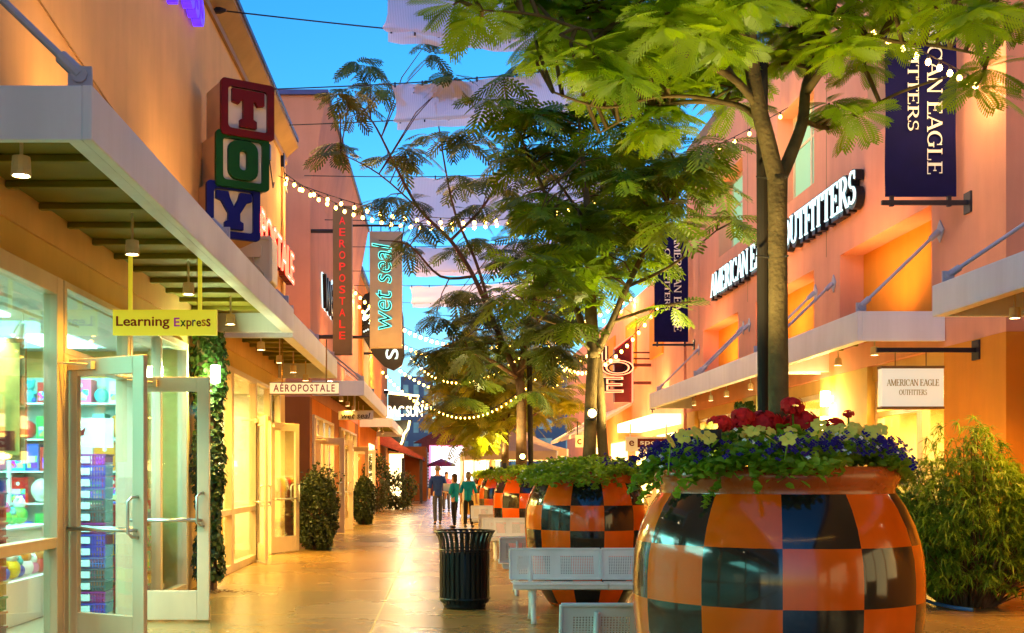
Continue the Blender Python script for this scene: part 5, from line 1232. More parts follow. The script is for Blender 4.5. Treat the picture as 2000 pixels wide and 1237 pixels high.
def ivy(label, c, w_, d_, z0, z1, n, size, taper=.15):
    root = thing('ivy', label, 'climbing plant', (c[0], c[1], z0))
    z = RNG.uniform(z0, z1, n); a = RNG.uniform(0, 6.283, n); t = (z-z0)/(z1-z0); sc = (.75+taper*np.sin(z*5)+.25*t)*RNG.uniform(.8, 1.25, n)
    C = np.stack([c[0]+w_*np.cos(a)*sc, c[1]+d_*np.sin(a)*sc, z], 1); N = np.stack([np.cos(a), np.sin(a), 0*a], 1)
    V, Fa = leaf_geo(C, RNG.uniform(.7, 1.3, n)*size, aspect=.8, N=N); fast_mesh('foliage', V, Fa, 'ivy', root)
    q = MB(); q.tube([(c[0]+w_*.4, c[1]-d_*.5, z0), (c[0]+w_*.5, c[1]-d_*.55, (z0+z1)/2), (c[0]+w_*.3, c[1]-d_*.5, z1)], .012, 5); q.build('stem', 'bark2', root)
pl = thing('pillar', 'narrow dark wood pillar between the two left shops, wrapped in ivy', 'pillar', (-3.08, 14.75, 0))
q = MB(); q.box(-3.20, -2.98, 14.65, 14.87, 0, 3.44); q.build('post', 'bark2', pl)
q = MB()
for z in (2.86, 2.74): q.lathe([(.04, -.05), (.06, -.045), (.06, .045), (.04, .05)], 10, (-2.93, 14.50, z))
q.box(-2.96, -2.9, 14.5, 14.66, 2.7, 2.9); q.build('lantern', emit('green_white_lantern', (.75, 1, .55), 22), pl)
lamp('POINT', (-2.9, 14.3, 2.8), 28, (.8, 1, .45), .08)
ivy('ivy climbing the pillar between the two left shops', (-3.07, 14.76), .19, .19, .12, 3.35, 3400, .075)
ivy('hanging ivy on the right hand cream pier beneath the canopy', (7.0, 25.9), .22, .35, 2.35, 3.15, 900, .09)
lamp('POINT', (6.7, 25.5, 2.45), 18, (.85, 1, .5), .06)
q = MB()
for _ in range(160):
    px = random.gauss(0, .22); pyy = random.gauss(0, .14); c = Vector((-2.88+px, 14.45+pyy, .006+random.random()*.012)); a = random.random()*6.28
    u = Vector((math.cos(a), math.sin(a), random.gauss(0, .1)))*.028; v = Vector((-math.sin(a), math.cos(a), random.gauss(0, .1)))*.018
    q.add([c-u, c+v, c+u, c-v], [(0, 1, 2, 3)])
tag(q.build('leaf_litter', 'bark2', loc=(-2.88, 14.45, 0)), 'patch of fallen ivy leaves on the paving below the ivy pillar', 'leaves', None, 'stuff')

# ================================================================== toy shop goods
shelf = thing('display_shelf', 'white display shelving at the back of the lit toy shop', 'shelf', (-5.3, 14.2, 0))
q = MB()
for x in (-8.4, -6.9, -5.4, -3.9): q.box(x-.02, x+.02, 14.0, 14.5, 0, 2.5)
q.build('upright', 'txtw', shelf); q = MB(); q.box(-8.38, -3.88, 14.485, 14.5, .02, 2.75); q.build('back_panel', mat('pale_aqua_panel', (.45, .74, .70), .6), shelf)
for z in (.25, .75, 1.15, 1.55, 1.95, 2.4):
    q = MB(); q.box(-8.38, -3.88, 14.02, 14.48, z-.02, z); q.build('shelf_board', 'txtw', shelf)
cols = {'red': (.55, .02, .02), 'blue': (.02, .08, .50), 'yellow': (.75, .55, .02), 'green': (.03, .38, .08), 'pink': (.65, .12, .30), 'turquoise': (.05, .45, .48), 'white': (.75, .75, .70), 'orange': (.70, .22, .02)}
TM = {k: mat('toy_'+k+'_plastic', v, .35, var=.1) for k, v in cols.items()}
def printed(name, h, sc):
    m, t, b = new_mat(name); tc = t.nodes.new('ShaderNodeTexCoord'); v = t.nodes.new('ShaderNodeTexVoronoi'); v.inputs['Scale'].default_value = sc; v.distance = 'CHEBYCHEV'
    t.links.new(tc.outputs['Object'], v.inputs['Vector']); hh_ = t.nodes.new('ShaderNodeHueSaturation'); hh_.inputs['Hue'].default_value = h; hh_.inputs['Saturation'].default_value = 1.3
    t.links.new(v.outputs['Color'], hh_.inputs['Color']); t.links.new(hh_.outputs[0], b.inputs['Base Color']); b.inputs['Roughness'].default_value = .35
    return m
PR = [printed('printed_card', .45+.1*k, 9+5*k) for k in range(3)]
rg = random.Random(21); rown = ['lowest', 'second', 'third', 'fourth', 'fifth', 'top']
for zi, z in enumerate((.25, .75, 1.15, 1.55, 1.95, 2.4)):
    x = -6.6
    while x < -3.95:
        cn = rg.choice(list(cols)); c2 = rg.choice([c for c in cols if c != cn]); wd = rg.uniform(.14, .32); h = rg.uniform(.25, .36) if zi else rg.uniform(.28, .45); q = MB()
        kind = rg.choice(('box', 'ball', 'bear', 'box'))
        if kind == 'box':
            q.box(x, x+wd, 14.06, 14.3, z+.003, z+h); q.box(x+wd*.12, x+wd*.88, 14.052, 14.058, z+h*.12, z+h*.55, 1); q.lathe([(.001, 0), (wd*.2, 0)], 10, (0, 0, 0)); 
            q.v = q.v[:-20]; q.f = q.f[:-10]; q.mi = q.mi[:-10]
            q.ball((x+wd/2, 14.07, z+h*.75), wd*.18, 8, 5, 2, (1, .3, 1)); nm = 'toy_box'
        elif kind == 'ball':
            q.ball((x+wd/2, 14.15, z+wd/2+.003), wd/2, 14, 10); q.ball((x+wd/2, 14.15, z+wd/2+.003), wd/2*1.015, 14, 3, 1, (1, 1, .35)); nm = 'toy_ball'
        else:
            q.ball((x+wd/2, 14.15, z+h*.32), h*.32, 10, 8, 0, (.85, .8, 1)); q.ball((x+wd/2, 14.13, z+h*.78), h*.22, 10, 8)
            for s in (-1, 1): q.ball((x+wd/2+s*h*.17, 14.13, z+h*.95), h*.08, 6, 5); q.ball((x+wd/2+s*h*.25, 14.06, z+h*.12), h*.11, 6, 5, 1); q.ball((x+wd/2+s*h*.3, 14.08, z+h*.45), h*.09, 6, 5)
            nm = 'soft_toy'
        tag(q.build(nm, [TM[cn], PR[len(SC.objects) % 3] if kind == 'box' else TM[c2], TM['white']], loc=(x+wd/2, 14.15, z), smooth=(kind != 'box')), f'{cn} and {c2} {nm.replace("_", " ")} on the {rown[zi]} shelf inside the toy shop', 'toy', 'toys on the shelves of the lit toy shop')
        x += wd+rg.uniform(.01, .03)
# side wall shelves with toys seen through the near window
shelf = thing('display_shelf', 'long low toy display stand behind the near shop window', 'shelf', (-4.6, 10.5, 0))
q = MB(); q.box(-5.0, -4.2, 9.9, 12.9, .02, .45); q.box(-4.9, -4.45, 10.0, 12.8, .45, .92); q.build('base', 'txtw', shelf)
q = MB(); q.box(-4.92, -4.43, 10.0, 12.8, .923, .95); q.build('shelf_board', 'txtw', shelf)
for k in range(26):
    cn = rg.choice(list(cols)); row = k % 2; yy = 10.1+(k//2)*.2; xx = -4.33 if row else -4.7; z = .455 if row else .955; s = rg.uniform(.06, .10); q = MB()
    q.ball((xx, yy, z+s), s, 10, 8, 0, (.95, .95, 1)); q.ball((xx, yy, z+s*2.3), s*.7, 10, 8, 1)
    for e in (-1, 1): q.ball((xx, yy+e*s*.5, z+s*2.9), s*.28, 6, 5, 1)
    tag(q.build('soft_toy', [TM[cn], TM[rg.choice(list(cols))]], loc=(xx, yy, z), smooth=True), f'{cn} plush toy on the {"lower" if row else "upper"} step of the low display stand', 'toy', 'plush toys on the low display stand')
for k in range(16):
    cn = rg.choice(list(cols)); c2 = rg.choice([c for c in cols if c != cn]); col_ = k % 4; lev = k//4; yy = 11.95+col_*.55; z = .02+lev*.30; q = MB(); wd = rg.uniform(.34, .48); h = rg.uniform(.22, .29)
    q.box(-3.95, -3.62, yy, yy+wd, z, z+h); q.box(-3.622, -3.612, yy+wd*.12, yy+wd*.88, z+h*.15, z+h*.6, 1); q.ball((-3.618, yy+wd*.5, z+h*.72), h*.2, 8, 5, 2, (.2, 1, 1)); q.box(-3.9, -3.68, yy-.006, yy-.001, z+h*.2, z+h*.8, 1)
    tag(q.build('toy_box', [TM[cn], PR[k % 3] if k % 2 else TM[c2], TM['white']], loc=(-3.78, yy, z)), f'{cn} and {c2} carton, {["lowest", "second", "third", "topmost"][lev]} in the {["first", "second", "third", "last"][col_]} pile of the far toy window', 'toy', 'cartons piled in the far toy shop window')
# stacked plastic baskets in the doorway
bcol = [(.02, .05, .50), (.03, .12, .42), (.02, .10, .14), (.20, .02, .26)]
BM = [mat('basket_plastic', c, .35, var=.1) for c in bcol]
def basket(x, y, z, m, lb, grp, w_=.40, d_=.30, tagm='txtw'):
    r = thing('basket', lb, 'basket', (x, y, z), 0, grp); q = MB(); h = .118; t = .008
    q.box(x-w_/2+.03, x+w_/2-.03, y-d_/2+.03, y+d_/2-.03, z, z+.01)
    q.box(x-w_/2, x+w_/2, y-d_/2, y-d_/2+.02, z+h-.016, z+h); q.box(x-w_/2, x+w_/2, y+d_/2-.02, y+d_/2, z+h-.016, z+h)
    q.box(x-w_/2, x-w_/2+.02, y-d_/2+.02, y+d_/2-.02, z+h-.016, z+h); q.box(x+w_/2-.02, x+w_/2, y-d_/2+.02, y+d_/2-.02, z+h-.016, z+h)
    n = 13
    for k in range(n):
        xx = x-w_/2+.02+(w_-.04)*k/(n-1)
        for yy in (y-d_/2+.012, y+d_/2-.012): q.box(xx-.007, xx+.007, yy-.004, yy+.004, z+.01, z+h-.016)
    for k in range(9):
        yy = y-d_/2+.03+(d_-.06)*k/8
        for xx in (x-w_/2+.012, x+w_/2-.012): q.box(xx-.004, xx+.004, yy-.007, yy+.007, z+.01, z+h-.016)
    q.box(x-w_/2+.02, x+w_/2-.02, y-d_/2+.009, y-d_/2+.015, z+.045, z+.06)
    q.build('tub', m, r)
    q = MB(); q.box(x-w_/2+.015, x+.03, y-d_/2-.004, y-d_/2, z+.022, z+.092); q.build('label_card', tagm, r)
ordn = ['bottom', 'second', 'third', 'fourth', 'fifth', 'sixth', 'seventh', 'eighth', 'ninth', 'tenth', 'eleventh', 'twelfth', 'thirteenth', 'topmost']
M['card'] = mat('pale_blue_card', (.50, .74, .80), .5, var=.08, scale=9)
for k in range(14):
    basket(-3.745, 12.0, .03+k*.121, BM[(k*7+k//3) % 4], f'{ordn[k]} shopping basket from the floor in the doorway stack', 'shopping baskets stacked in the toy shop doorway', tagm='card')
rc = ['red', 'red', 'orange', 'green', 'yellow', 'red', 'orange', 'red', 'red', 'red', 'blue', 'blue']
for k in range(12):
    basket(-3.72, 9.05, .03+k*.121, TM[rc[k]], f'{ordn[k]} basket from the floor, {rc[k]}, in the window stack at far left', 'coloured baskets stacked behind the near window', .34, .3)
Q = thing('poster', 'framed yellow and red poster standing inside the near window', 'poster', (-3.75, 9.15, 1.9))
q = MB(); q.box(-3.98, -3.42, 9.22, 9.26, 1.62, 2.62); q.build('frame', 'trim', Q)
q = MB(); q.box(-3.94, -3.46, 9.212, 9.218, 1.66, 2.58); q.build('sheet', mat('yellow_print', (.60, .42, .10), .4, var=.5, scale=3), Q)
q = MB(); q.box(-3.9, -3.5, 9.204, 9.21, 1.70, 1.86); q.build('red_band', 'tred', Q)
q = MB(); q.tube([(-3.7, 9.24, 0), (-3.7, 9.24, 1.62)], .02, 8); q.build('post', 'dark', Q)
Q = thing('poster', 'pale blue card poster with a red emblem over the doorway baskets', 'poster', (-3.85, 12.3, 1.75))
q = MB(); q.box(-4.05, -3.60, 12.30, 12.31, 1.80, 2.12); q.build('sheet', 'card', Q)
q = MB(); q.prism([(-3.99, 1.93), (-3.92, 1.93), (-3.90, 2.02), (-3.955, 1.98), (-4.01, 2.02)], front((0, 12.298, 0)), -.001, .002); q.build('emblem', 'tred', Q)
q = MB(); q.tube([(-3.83, 12.33, 0), (-3.83, 12.33, 1.95)], .012, 6); q.build('post', 'steel', Q)
for k, (x, y, a, lb) in enumerate(((-3.75, 9.25, 35, 'leftmost white spotlight on the ceiling track in the toy shop window'), (-3.95, 10.6, -10, 'middle white spotlight on the ceiling track above the doors'), (-3.8, 11.2, 10, 'white spotlight nearest the yellow hanging sign'))):
    Q = thing('track_light', lb, 'spotlight', (x, y, 2.8), 0, 'ceiling spotlights in the toy shop')
    q = MB(); q.box(x-.02, x+.02, y-.5, y+.5, 3.02, 3.05); q.tube([(x, y, 3.03), (x, y, 2.90)], .008, 6); q.build('track', 'txtw', Q)
    q = MB(); d = Vector((math.sin(R(a))*.5, -.35, -.8)).normalized(); c = Vector((x, y, 2.90)); q.tube([c-d*.02, c+d*.05, c+d*.13, c+d*.15], [.03, .045, .05, .058], 12); q.build('shade', 'txtw', Q, smooth=True)
    q = MB(); q.ball(c+d*.14, .04, 8, 6); q.build('bulb', 'lamp', Q); lamp('SPOT', c+d*.20, 70, (.8, 1, .95), .04, ((-3.84, 11.8, 1.0), (-3.9, 12.2, .9), (-4.6, 14, 1.4))[k]-c if False else Vector(((-3.7, 9.9, .9), (-3.75, 11.9, .9), (-4.5, 14.0, 1.3))[k])-c, 95, .8)
# clothes in the second shop
def rack(x, y, lb, cs):
    t = thing('clothes_rack', lb, 'clothes rack', (x, y, 0)); q = MB()
    for s in (-1, 1): q.tube([(x, y+s*.6, 0), (x, y+s*.6, 1.45)], .015, 6); q.tube([(x-.25, y+s*.6, .02), (x+.25, y+s*.6, .02)], .015, 6)
    q.tube([(x, y-.6, 1.45), (x, y+.6, 1.45)], .015, 6); q.build('frame', 'steel', t)
    for k in range(9):
        yy = y-.52+k*.13; q = MB(); cc = cs[k % len(cs)]
        q.prism([(-.21, .70), (.21, .70), (.20, 1.15), (.30, .98), (.36, 1.02), (.22, 1.36), (.06, 1.41), (-.06, 1.41), (-.22, 1.36), (-.36, 1.02), (-.30, .98), (-.20, 1.15)][::-1], front((x, yy, 0)), -.05, .0)
        q.build('shirt', TM[cc] if cc in TM else cc, t)
rack(-4.4, 16.6, 'rack of red and white shirts behind the second shop window', ['red', 'white', 'red', 'orange'])
rack(-4.4, 18.6, 'rack of dark and red shirts nearer the second shop doors', ['red', 'tred', 'white'])
rack(-6.0, 17.5, 'rack of yellow and white shirts deep in the second shop', ['yellow', 'white', 'orange'])
def table(x, y, lb, cs):
    t = thing('display_table', lb, 'table', (x, y, 0)); q = MB(); q.box(x-.4, x+.4, y-.6, y+.6, .82, .87); q.build('tabletop', 'cream', t)
    for a in (-.36, .36):
        for b_ in (-.55, .55): q = MB(); q.box(x+a-.03, x+a+.03, y+b_-.03, y+b_+.03, 0, .818); q.build('leg', 'cream', t)
    for k in range(6):
        q = MB(); xx = x-.2+(k % 2)*.4; yy = y-.4+(k//2)*.4
        for j in range(4): q.box(xx-.15+.004*j, xx+.15-.003*j, yy-.13, yy+.13-.004*j, .872+j*.035, .904+j*.035)
        tag(q.build('folded_shirts', TM[cs[k % len(cs)]], loc=(xx, yy, .872), bevel=.01), f'pile of {cs[k % len(cs)]} folded shirts on {lb}', 'clothes', 'folded shirt piles')
table(-4.3, 20.6, 'table inside the open clothes shop doors', ['white', 'turquoise', 'orange'])
table(-4.6, 32, 'table inside the mauve shop window', ['white', 'pink', 'yellow'])
rack(-4.5, 40.5, 'rack of coloured shirts in the farther mauve shop', ['pink', 'white', 'turquoise'])
rack(8.6, 23, 'rack of pale shirts inside the salmon shop', ['white', 'yellow', 'orange']); rack(8.7, 28.6, 'rack of shirts deeper in the salmon shop', ['white', 'red', 'yellow'])
table(8.5, 17.6, 'table inside the salmon shop entrance', ['white', 'yellow', 'orange'])

# ================================================================== tent stall, parasol, lamps
def tent(cx, cy, w_, lb, ez=2.25, az=3.0):
    t = thing('market_tent', lb, 'tent', (cx, cy, 0)); h = w_/2; q = MB()
    cs = [(cx-h, cy-h), (cx+h, cy-h), (cx+h, cy+h), (cx-h, cy+h)]
    V = []; n = 6
    for k in range(4):
        a, b_ = cs[k], cs[(k+1) % 4]
        for j in range(n):
            for i in range(2):
                pass
    for k in range(4):
        a, b_ = Vector((*cs[k], ez)), Vector((*cs[(k+1) % 4], ez)); ap = Vector((cx, cy, az)); g_ = []
        for j in range(n+1):
            f = j/n; sg = -.10*math.sin(math.pi*f); A_ = a.lerp(ap, f)+FZ*sg; B_ = b_.lerp(ap, f)+FZ*sg
            g_.append((A_, B_))
        for j in range(n): q.add([g_[j][0], g_[j][1], g_[j+1][1], g_[j+1][0]], [(0, 1, 2, 3)])
        q.add([a, b_, b_-FZ*.28, a-FZ*.28], [(0, 3, 2, 1)])
    q.build('roof', 'tent', t)
    for (a, b_) in cs:
        q = MB(); q.tube([(a, b_, 0), (a, b_, ez)], .035, 8); q.build('post', 'txtw', t)
    q = MB(); q.box(cx-h*.8, cx+h*.8, cy-h*.75, cy-h*.4, .02, .9); q.build('counter', 'cream', t)
    q = MB()
    for k in range(7): q.ball((cx-h+.2+k*(w_-.4)/6, cy-h+.1, ez-.12), .06, 8, 6)
    q.build('bulb', 'bulbw', t)
    lamp('POINT', (cx, cy-h*.6, ez-.4), 160, (1, .72, .26), .2); lamp('POINT', (cx, cy+h*.4, ez-.4), 160, (1, .72, .26), .2)
tent(2.1, 36.5, 2.9, 'pale pyramid market tent glowing with warm bulbs in the middle distance')
tent(3.2, 45, 3.2, 'second market tent behind the first, roof just visible', 2.5, 3.3)
for k, (x, y, z, cn, lb) in enumerate(((1.5, 35.7, .92, 'yellow', 'yellow carton on the tent counter'), (2.0, 35.7, .92, 'red', 'red carton on the tent counter'), (2.6, 35.7, .92, 'white', 'white carton on the tent counter'))):
    q = MB(); q.box(x-.15, x+.15, y-.1, y+.1, z-.018, z+.28); q.box(x-.16, x+.16, y-.11, y+.11, z+.281, z+.31, 1); tag(q.build('carton', [TM[cn], TM['white']], loc=(x, y, z)), lb, 'box')
def cart(cx, cy):
    t = thing('vendor_stand', 'brightly lit vendor stand with white panels beside the people', 'stall', (cx, cy, 0)); q = MB()
    q.box(cx-.5, cx+.5, cy-.3, cy+.3, .1, 1.0); q.build('cabinet', 'cream', t)
    q = MB(); q.box(cx-.42, cx-.05, cy-.2, cy-.17, 1.3, 2.0); q.box(cx+.05, cx+.42, cy-.2, cy-.17, 1.3, 2.0); q.build('lit_panel', emit('lit_menu_panel', (1, .92, .7), 2.6), t)
    for a in (-.48, .48): q = MB(); q.tube([(cx+a, cy-.2, 1.0), (cx+a, cy-.2, 2.2)], .025, 6); q.build('post', 'steel', t)
cart(1.1, 40)
t = thing('parasol', 'red parasol open before the glowing screen at the street end', 'parasol', (.0, 72, 0))
q = MB(); q.lathe([(1.05, 2.05), (.6, 2.32), (.02, 2.55)], 8, (-.1, 72, 0)); q.build('canopy', TM['red'], t); q = MB(); q.tube([(-.1, 72, 0), (-.1, 72, 2.5)], .03, 8); q.build('pole', 'dark', t)
def flood(px, py, Y, lb, e, col=(1, .72, .28)):
    p = P(px, py, Y); t = thing('floodlight', lb, 'lamp', tuple(p)); q = MB(); q.lathe([(.03, -.08), (.06, -.06), (.07, .05), (.05, .06)], 10, tuple(p)); q.tube([p, p+Vector((0, .10, 0))], .015, 6); q.build('housing', 'dark', t)
    q = MB(); q.ball(p-FY*.07, .045, 10, 8); q.build('bulb', 'bulbw', t); lamp('POINT', p-FY*.3, e, col, .06)
flood(1155, 808, 12.75, 'bright clamp lamp on the twin stem of the second tree', 1.5)
flood(1020, 892, 21.0, 'bright clamp lamp low on the reddish third trunk', 2)
# accent uplights standing in the pots
for k, (x, y, e) in enumerate(((1.30, 5.45, 85), (2.15, 12.75, 230), (1.15, 20.9, 170), (1.25, 29.1, 240))):
    q = MB(); q.lathe([(.03, 0), (.045, .02), (.05, .10), (.042, .10)], 10, (x, y, 1.62)); q.tube([(x, y, 1.5), (x, y, 1.63)], .012, 6); q.add([(x+.04*math.cos(a*.628), y+.04*math.sin(a*.628), 1.712) for a in range(10)], [tuple(range(10))], 1)
    tag(q.build('uplight', ['dark', 'lamp'], loc=(x, y, 1.5)), ['small uplight among the flowers of the nearest pot', 'small uplight among the greenery of the second pot', 'small uplight in the third pot', 'small uplight in the fourth pot'][k], 'lamp')
    lamp('SPOT', (x, y, 1.76), e, (1, .84, .34), .05, (.05, .06, 1), 105, .9)
# wall washing floodlights on the canopies
for (x, y, z, e, d, col, lb, sp) in ((-2.5, 9.5, 3.86, 60, (-.5, .1, 1), (1, .50, .14), 'floodlight nearest the viewer on the toy shop canopy', 135), (-2.5, 13.2, 3.86, 70, (-.55, .2, 1), (1, .50, .14), 'floodlight on the toy shop canopy washing the peach wall', 130), (-2.55, 20.8, 3.90, 60, (-.55, .05, 1), (1, .45, .08), 'floodlight on the second canopy washing the peach wall', 120), (-2.6, 26.0, 3.6, 130, (-.5, .4, 1), (1, .36, .06), 'floodlight lighting the alcove between the two left buildings', 120),
                                (-2.5, 31.0, 3.96, 140, (-.5, .2, 1), (1, .42, .12), 'floodlight washing the mauve wall, nearer', 110), (-2.5, 37.0, 3.96, 140, (-.5, .2, 1), (1, .42, .12), 'floodlight washing the mauve wall, farther', 110), (-2.4, 48.0, 3.9, 150, (-.5, .3, 1), (1, .40, .06), 'floodlight washing the orange wall', 120), (-1.72, 34.2, 4.02, 320, (-.05, .55, 1), (1, .45, .06), 'floodlight below the grey script sign board', 75),
                                (6.3, 18.0, 3.88, 150, (.5, .1, 1), (1, .44, .12), 'floodlight in front of the nearest square recess', 130), (6.35, 23.4, 3.88, 150, (.5, .1, 1), (1, .44, .12), 'floodlight in front of the middle square recess', 130), (6.35, 28.7, 3.88, 150, (.5, .1, 1), (1, .44, .12), 'floodlight in front of the farthest square recess', 130),
                                (6.4, 14.6, .30, 90, (.35, .1, 1), (1, .45, .08), 'ground floodlight behind the feathery bush', 120), (6.6, 35.5, 3.6, 160, (.3, .4, 1), (1, .42, .12), 'floodlight washing the restaurant wall', 120)):
    q = MB(); q.box(x-.07, x+.07, y-.11, y+.11, z-.05, z+.05); q.tube([(x, y, z-.14), (x, y, z-.05)], .02, 6); q.box(x-.05, x+.05, y-.09, y+.09, z+.051, z+.056, 1)
    tag(q.build('floodlight', ['dark', 'lamp'], loc=(x, y, z-.14), bevel=.004), lb, 'lamp'); lamp('SPOT', (x, y, z+.09), e, col, .08, d, sp, .9)
# blue hose and a small clay cone on the paving at right
q = MB(); q.tube([(5.75, 14.4, .03), (5.70, 13.4, .03), (5.62, 12.9, .03), (5.66, 12.5, .03), (5.76, 12.25, .03)], .022, 8)
tag(q.build('hose', mat('blue_rubber', (.02, .10, .30), .5), loc=(5.7, 13, .03), smooth=True), 'blue garden hose on the paving by the feathery bush', 'hose')

# ================================================================== people
def skin_obj(name, V, Es, Rr, m, parent, rootv=0, sub=1):
    me = bpy.data.meshes.new(name); me.from_pydata(V, Es, []); me.materials.append(M[m] if isinstance(m, str) else m)
    o = bpy.data.objects.new(name, me); COL.objects.link(o); o.parent = parent
    o.modifiers.new('skin', 'SKIN'); sv = me.skin_vertices[0].data
    for i, r in enumerate(Rr): sv[i].radius = r if isinstance(r, tuple) else (r, r); sv[i].use_root = (i == rootv)
    o.modifiers['skin'].use_smooth_shade = True
    s = o.modifiers.new('sub', 'SUBSURF'); s.levels = sub; s.render_levels = sub
    return o
def person(label, loc, rz, H, shirt, trousers, hair, arms, stride=.1, fem=False, hairlen=.0):
    t = thing('person', label, 'person', loc, rz); k = H/1.75
    sh = .165 if fem else .185
    V = [(0, 0, .95), (0, 0, 1.12), (0, .0, 1.30), (0, .0, 1.44), (0, .01, 1.50), (0, .02, 1.58), (0, .025, 1.66), (0, .015, 1.735)]
    Rr = [(.135, .10), (.115, .09), (.145, .10), (.075, .07), (.052, .055), (.068, .078), (.078, .095), (.05, .06)]
    E_ = [(i, i+1) for i in range(7)]
    V.append((0, .125, 1.615)); Rr.append(.012); E_.append((5, 8))
    for s, (el, wr) in zip((-1, 1), arms):
        b = len(V); d = (Vector(wr)-Vector(el)).normalized(); w3 = Vector(wr); pm = w3+d*.08
        side = Vector((0, 0, 1)).cross(d); side = side.normalized() if side.length > .1 else Vector((1, 0, 0))
        V += [(s*sh, 0, 1.41), el, wr, tuple(pm)]; Rr += [.055, .042, .028, (.036, .018)]; E_ += [(3, b), (b, b+1), (b+1, b+2), (b+2, b+3)]
        for f in range(4):
            off = side*(.012*(f-1.5)*2); c0 = len(V); L_ = (.045, .052, .048, .038)[f]
            V += [tuple(pm+off+d*.03), tuple(pm+off+d*(.03+L_)+Vector((0, .012, -.004)))]; Rr += [.0085, .007]; E_ += [(b+3, c0), (c0, c0+1)]
        c0 = len(V); V += [tuple(w3+d*.04+Vector((-s*.035, .02, 0))), tuple(w3+d*.085+Vector((-s*.05, .03, 0)))]; Rr += [.010, .008]; E_ += [(b+2, c0), (c0, c0+1)]
    legs = []
    for s in (-1, 1):
        b = len(V); f = s*stride
        P_ = [(s*.09, 0, .90), (s*.095, f*.5+.02, .50), (s*.10, f, .085), (s*.11, f+.13, .03)]; legs.append(P_)
        V += P_; Rr += [.085, .055, .042, (.038, .025)]; E_ += [(0, b), (b, b+1), (b+1, b+2), (b+2, b+3)]
    sc = lambda L_: [tuple(Vector(p)*k) for p in L_]; rs = lambda L_: [tuple(a*k for a in r) if isinstance(r, tuple) else r*k for r in L_]
    skin_obj('body', sc(V), E_, rs(Rr), 'skin', t)
    V2 = [(0, 0, .80), (0, 0, 1.12), (0, 0, 1.30), (0, 0, 1.45)]; R2 = [(.175, .135), (.145, .115), (.172, .125), (.085, .08)]; E2 = [(0, 1), (1, 2), (2, 3)]
    for s, (el, wr) in zip((-1, 1), arms):
        b = len(V2); m_ = Vector(el).lerp(Vector(wr), .25); V2 += [(s*sh, 0, 1.41), el, tuple(m_)]; R2 += [.072, .060, .058]; E2 += [(2, b), (b, b+1), (b+1, b+2)]
    skin_obj('shirt', sc(V2), E2, rs(R2), shirt, t)
    V3 = [(0, 0, 1.0), (0, 0, .92)]; R3 = [(.142, .11), (.160, .125)]; E3 = [(0, 1)]
    for P_ in legs:
        b = len(V3); V3 += P_[:3]; R3 += [.10, .072, .062]; E3 += [(1, b), (b, b+1), (b+1, b+2)]
    skin_obj('trousers', sc(V3), E3, rs(R3), trousers, t)
    for P_ in legs:
        q = MB(); a = Vector(P_[2])*k; b_ = Vector(P_[3])*k
        q.ball(((a.x+b_.x)/2, (a.y+b_.y)/2, .045), .06, 10, 6, 0, (.75, 1.9, .7)); q.build('shoe', 'dark', t, smooth=True, off=Z0)
    q = MB(); q.ball((0, .0, 1.69*k), .10*k, 12, 8, 0, (.92, 1.08, .88))
    if hairlen: q.ball((0, -.03*k, (1.64-hairlen*.4)*k), .095*k, 12, 8, 0, (.95, .75, 1+hairlen*4))
    q.build('hair', hair, t, smooth=True, off=Z0)
    q = MB()
    for s in (-1, 1): q.ball((s*.032*k, .105*k, 1.655*k), .011*k, 6, 5)
    q.build('eyes', 'dark', t, off=Z0); q = MB(); q.ball((0, .108*k, 1.575*k), .014*k, 6, 4, 0, (1.8, .5, .5)); q.build('mouth', 'txtr', t, off=Z0)
    for s in (-1, 1): q = MB(); q.ball((s*.085*k, .02, 1.64*k), .026*k, 6, 5, 0, (.4, .8, 1.2)); q.build('ear', 'skin', t, smooth=True, off=Z0)
M['bluesh'] = mat('blue_shirt_cloth', (.015, .05, .28), .8, var=.2, scale=8); M['teal'] = mat('teal_shirt_cloth', (.0, .26, .50), .8, var=.15, scale=8); M['blacktr'] = mat('dark_trousers', (.018, .014, .02), .8); M['greytr'] = mat('blue_grey_trousers', (.07, .07, .11), .8)
M['hairb'] = mat('brown_hair', (.07, .035, .015), .6, var=.3, scale=30); M['hairg'] = mat('grey_hair', (.22, .19, .16), .6, var=.3, scale=30)
hang = [((-.24, -.02, 1.14), (-.25, .05, .90)), ((.24, -.02, 1.14), (.25, .05, .90))]
hold = [((-.23, .04, 1.14), (-.12, .26, 1.18)), ((.23, .04, 1.14), (.12, .26, 1.18))]
x = P(855, 0, 34).x; person('man in a blue shirt walking away, leftmost of the group', (x, 34, 0), R(10), 1.76, 'bluesh', 'greytr', 'hairg', hang, .14)
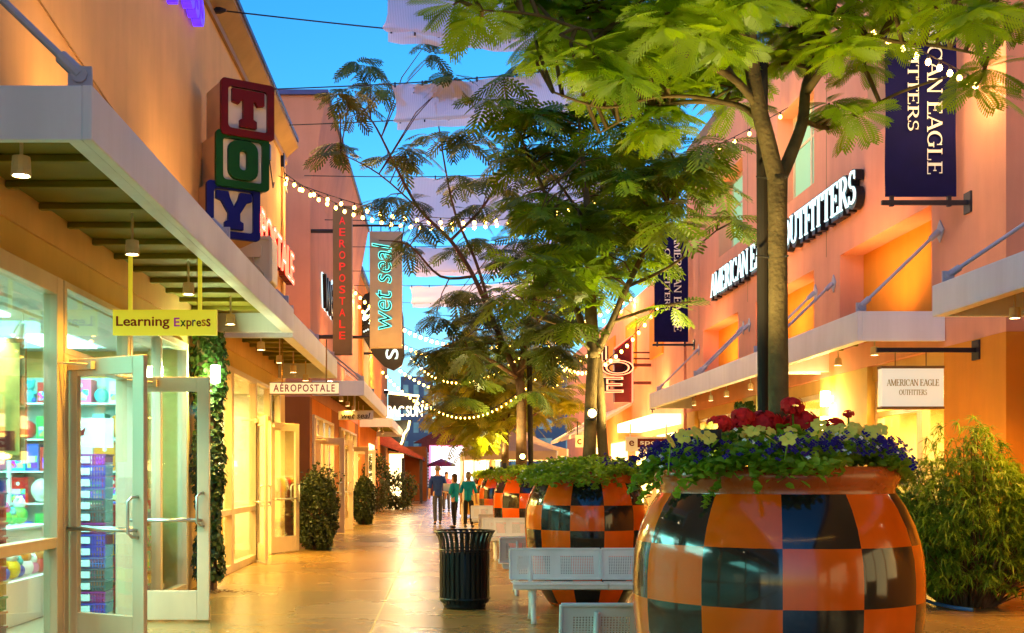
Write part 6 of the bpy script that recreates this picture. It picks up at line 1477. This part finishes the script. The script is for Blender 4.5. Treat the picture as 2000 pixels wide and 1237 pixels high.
x = P(888, 0, 31.6).x; person('woman in teal top and black trousers holding a white sheet', (x, 31.6, 0), R(60), 1.52, 'teal', 'blacktr', 'hairb', hold, .06, True, .12)
x = P(915, 0, 32).x; person('person in a teal shirt and black trousers, rightmost of the group', (x, 32, 0), R(-15), 1.58, 'teal', 'blacktr', 'hairg', hang, .04, True, .05)
x = P(872, 0, 46).x; person('small distant person in a pale pink top beyond the group', (x, 46, 0), R(170), 1.62, TM['pink'], 'greytr', 'hairb', hang, .08, True, .1)
q = MB(); c = Vector((P(880, 0, 31.9).x-.02, 31.85, 1.12)); q.obox(c, Vector((.9, .3, 0)).normalized(), Vector((0, .35, .94)).normalized(), Vector((0, -.94, .35)), -.20, .20, -.13, .15, -.002, .002)
tag(q.build('paper_sheet', 'txtw', loc=c), 'white paper sheet held by the woman in the teal top', 'paper')

# ------------------------------------------------------------------ parts that are several separate pieces become one object per piece
def split_loose(o):
    me = o.data; n = len(me.vertices); par = list(range(n))
    def find(a):
        while par[a] != a: par[a] = par[par[a]]; a = par[a]
        return a
    for e in me.edges:
        a, b_ = find(e.vertices[0]), find(e.vertices[1])
        if a != b_: par[a] = b_
    groups = {}
    for p in me.polygons: groups.setdefault(find(p.vertices[0]), []).append(p)
    if len(groups) < 2: return
    first = True
    for ps in groups.values():
        idx = sorted({v for p in ps for v in p.vertices}); mp = {v: i for i, v in enumerate(idx)}
        m2 = bpy.data.meshes.new(o.name.split('.')[0]); m2.from_pydata([me.vertices[v].co[:] for v in idx], [], [[mp[v] for v in p.vertices] for p in ps])
        for m in me.materials: m2.materials.append(m)
        m2.polygons.foreach_set('material_index', [p.material_index for p in ps])
        if first: keep = m2; first = False
        else:
            c = o.copy(); c.data = m2; COL.objects.link(c)
            for ch in o.children: pass
    o.data = keep
for o in list(SC.objects):
    if o.type == 'MESH' and o.parent and not o.children and o.name.split('.')[0] in ('pier', 'shopfront_header', 'back_wall', 'ceiling', 'shop_floor', 'ceiling_light', 'upper_window', 'awning_post', 'recess_back_wall', 'screen_frame', 'entrance_pier', 'support_beam', 'upright', 'lit_panel', 'window', 'hanger', 'hoop', 'siding'): split_loose(o)
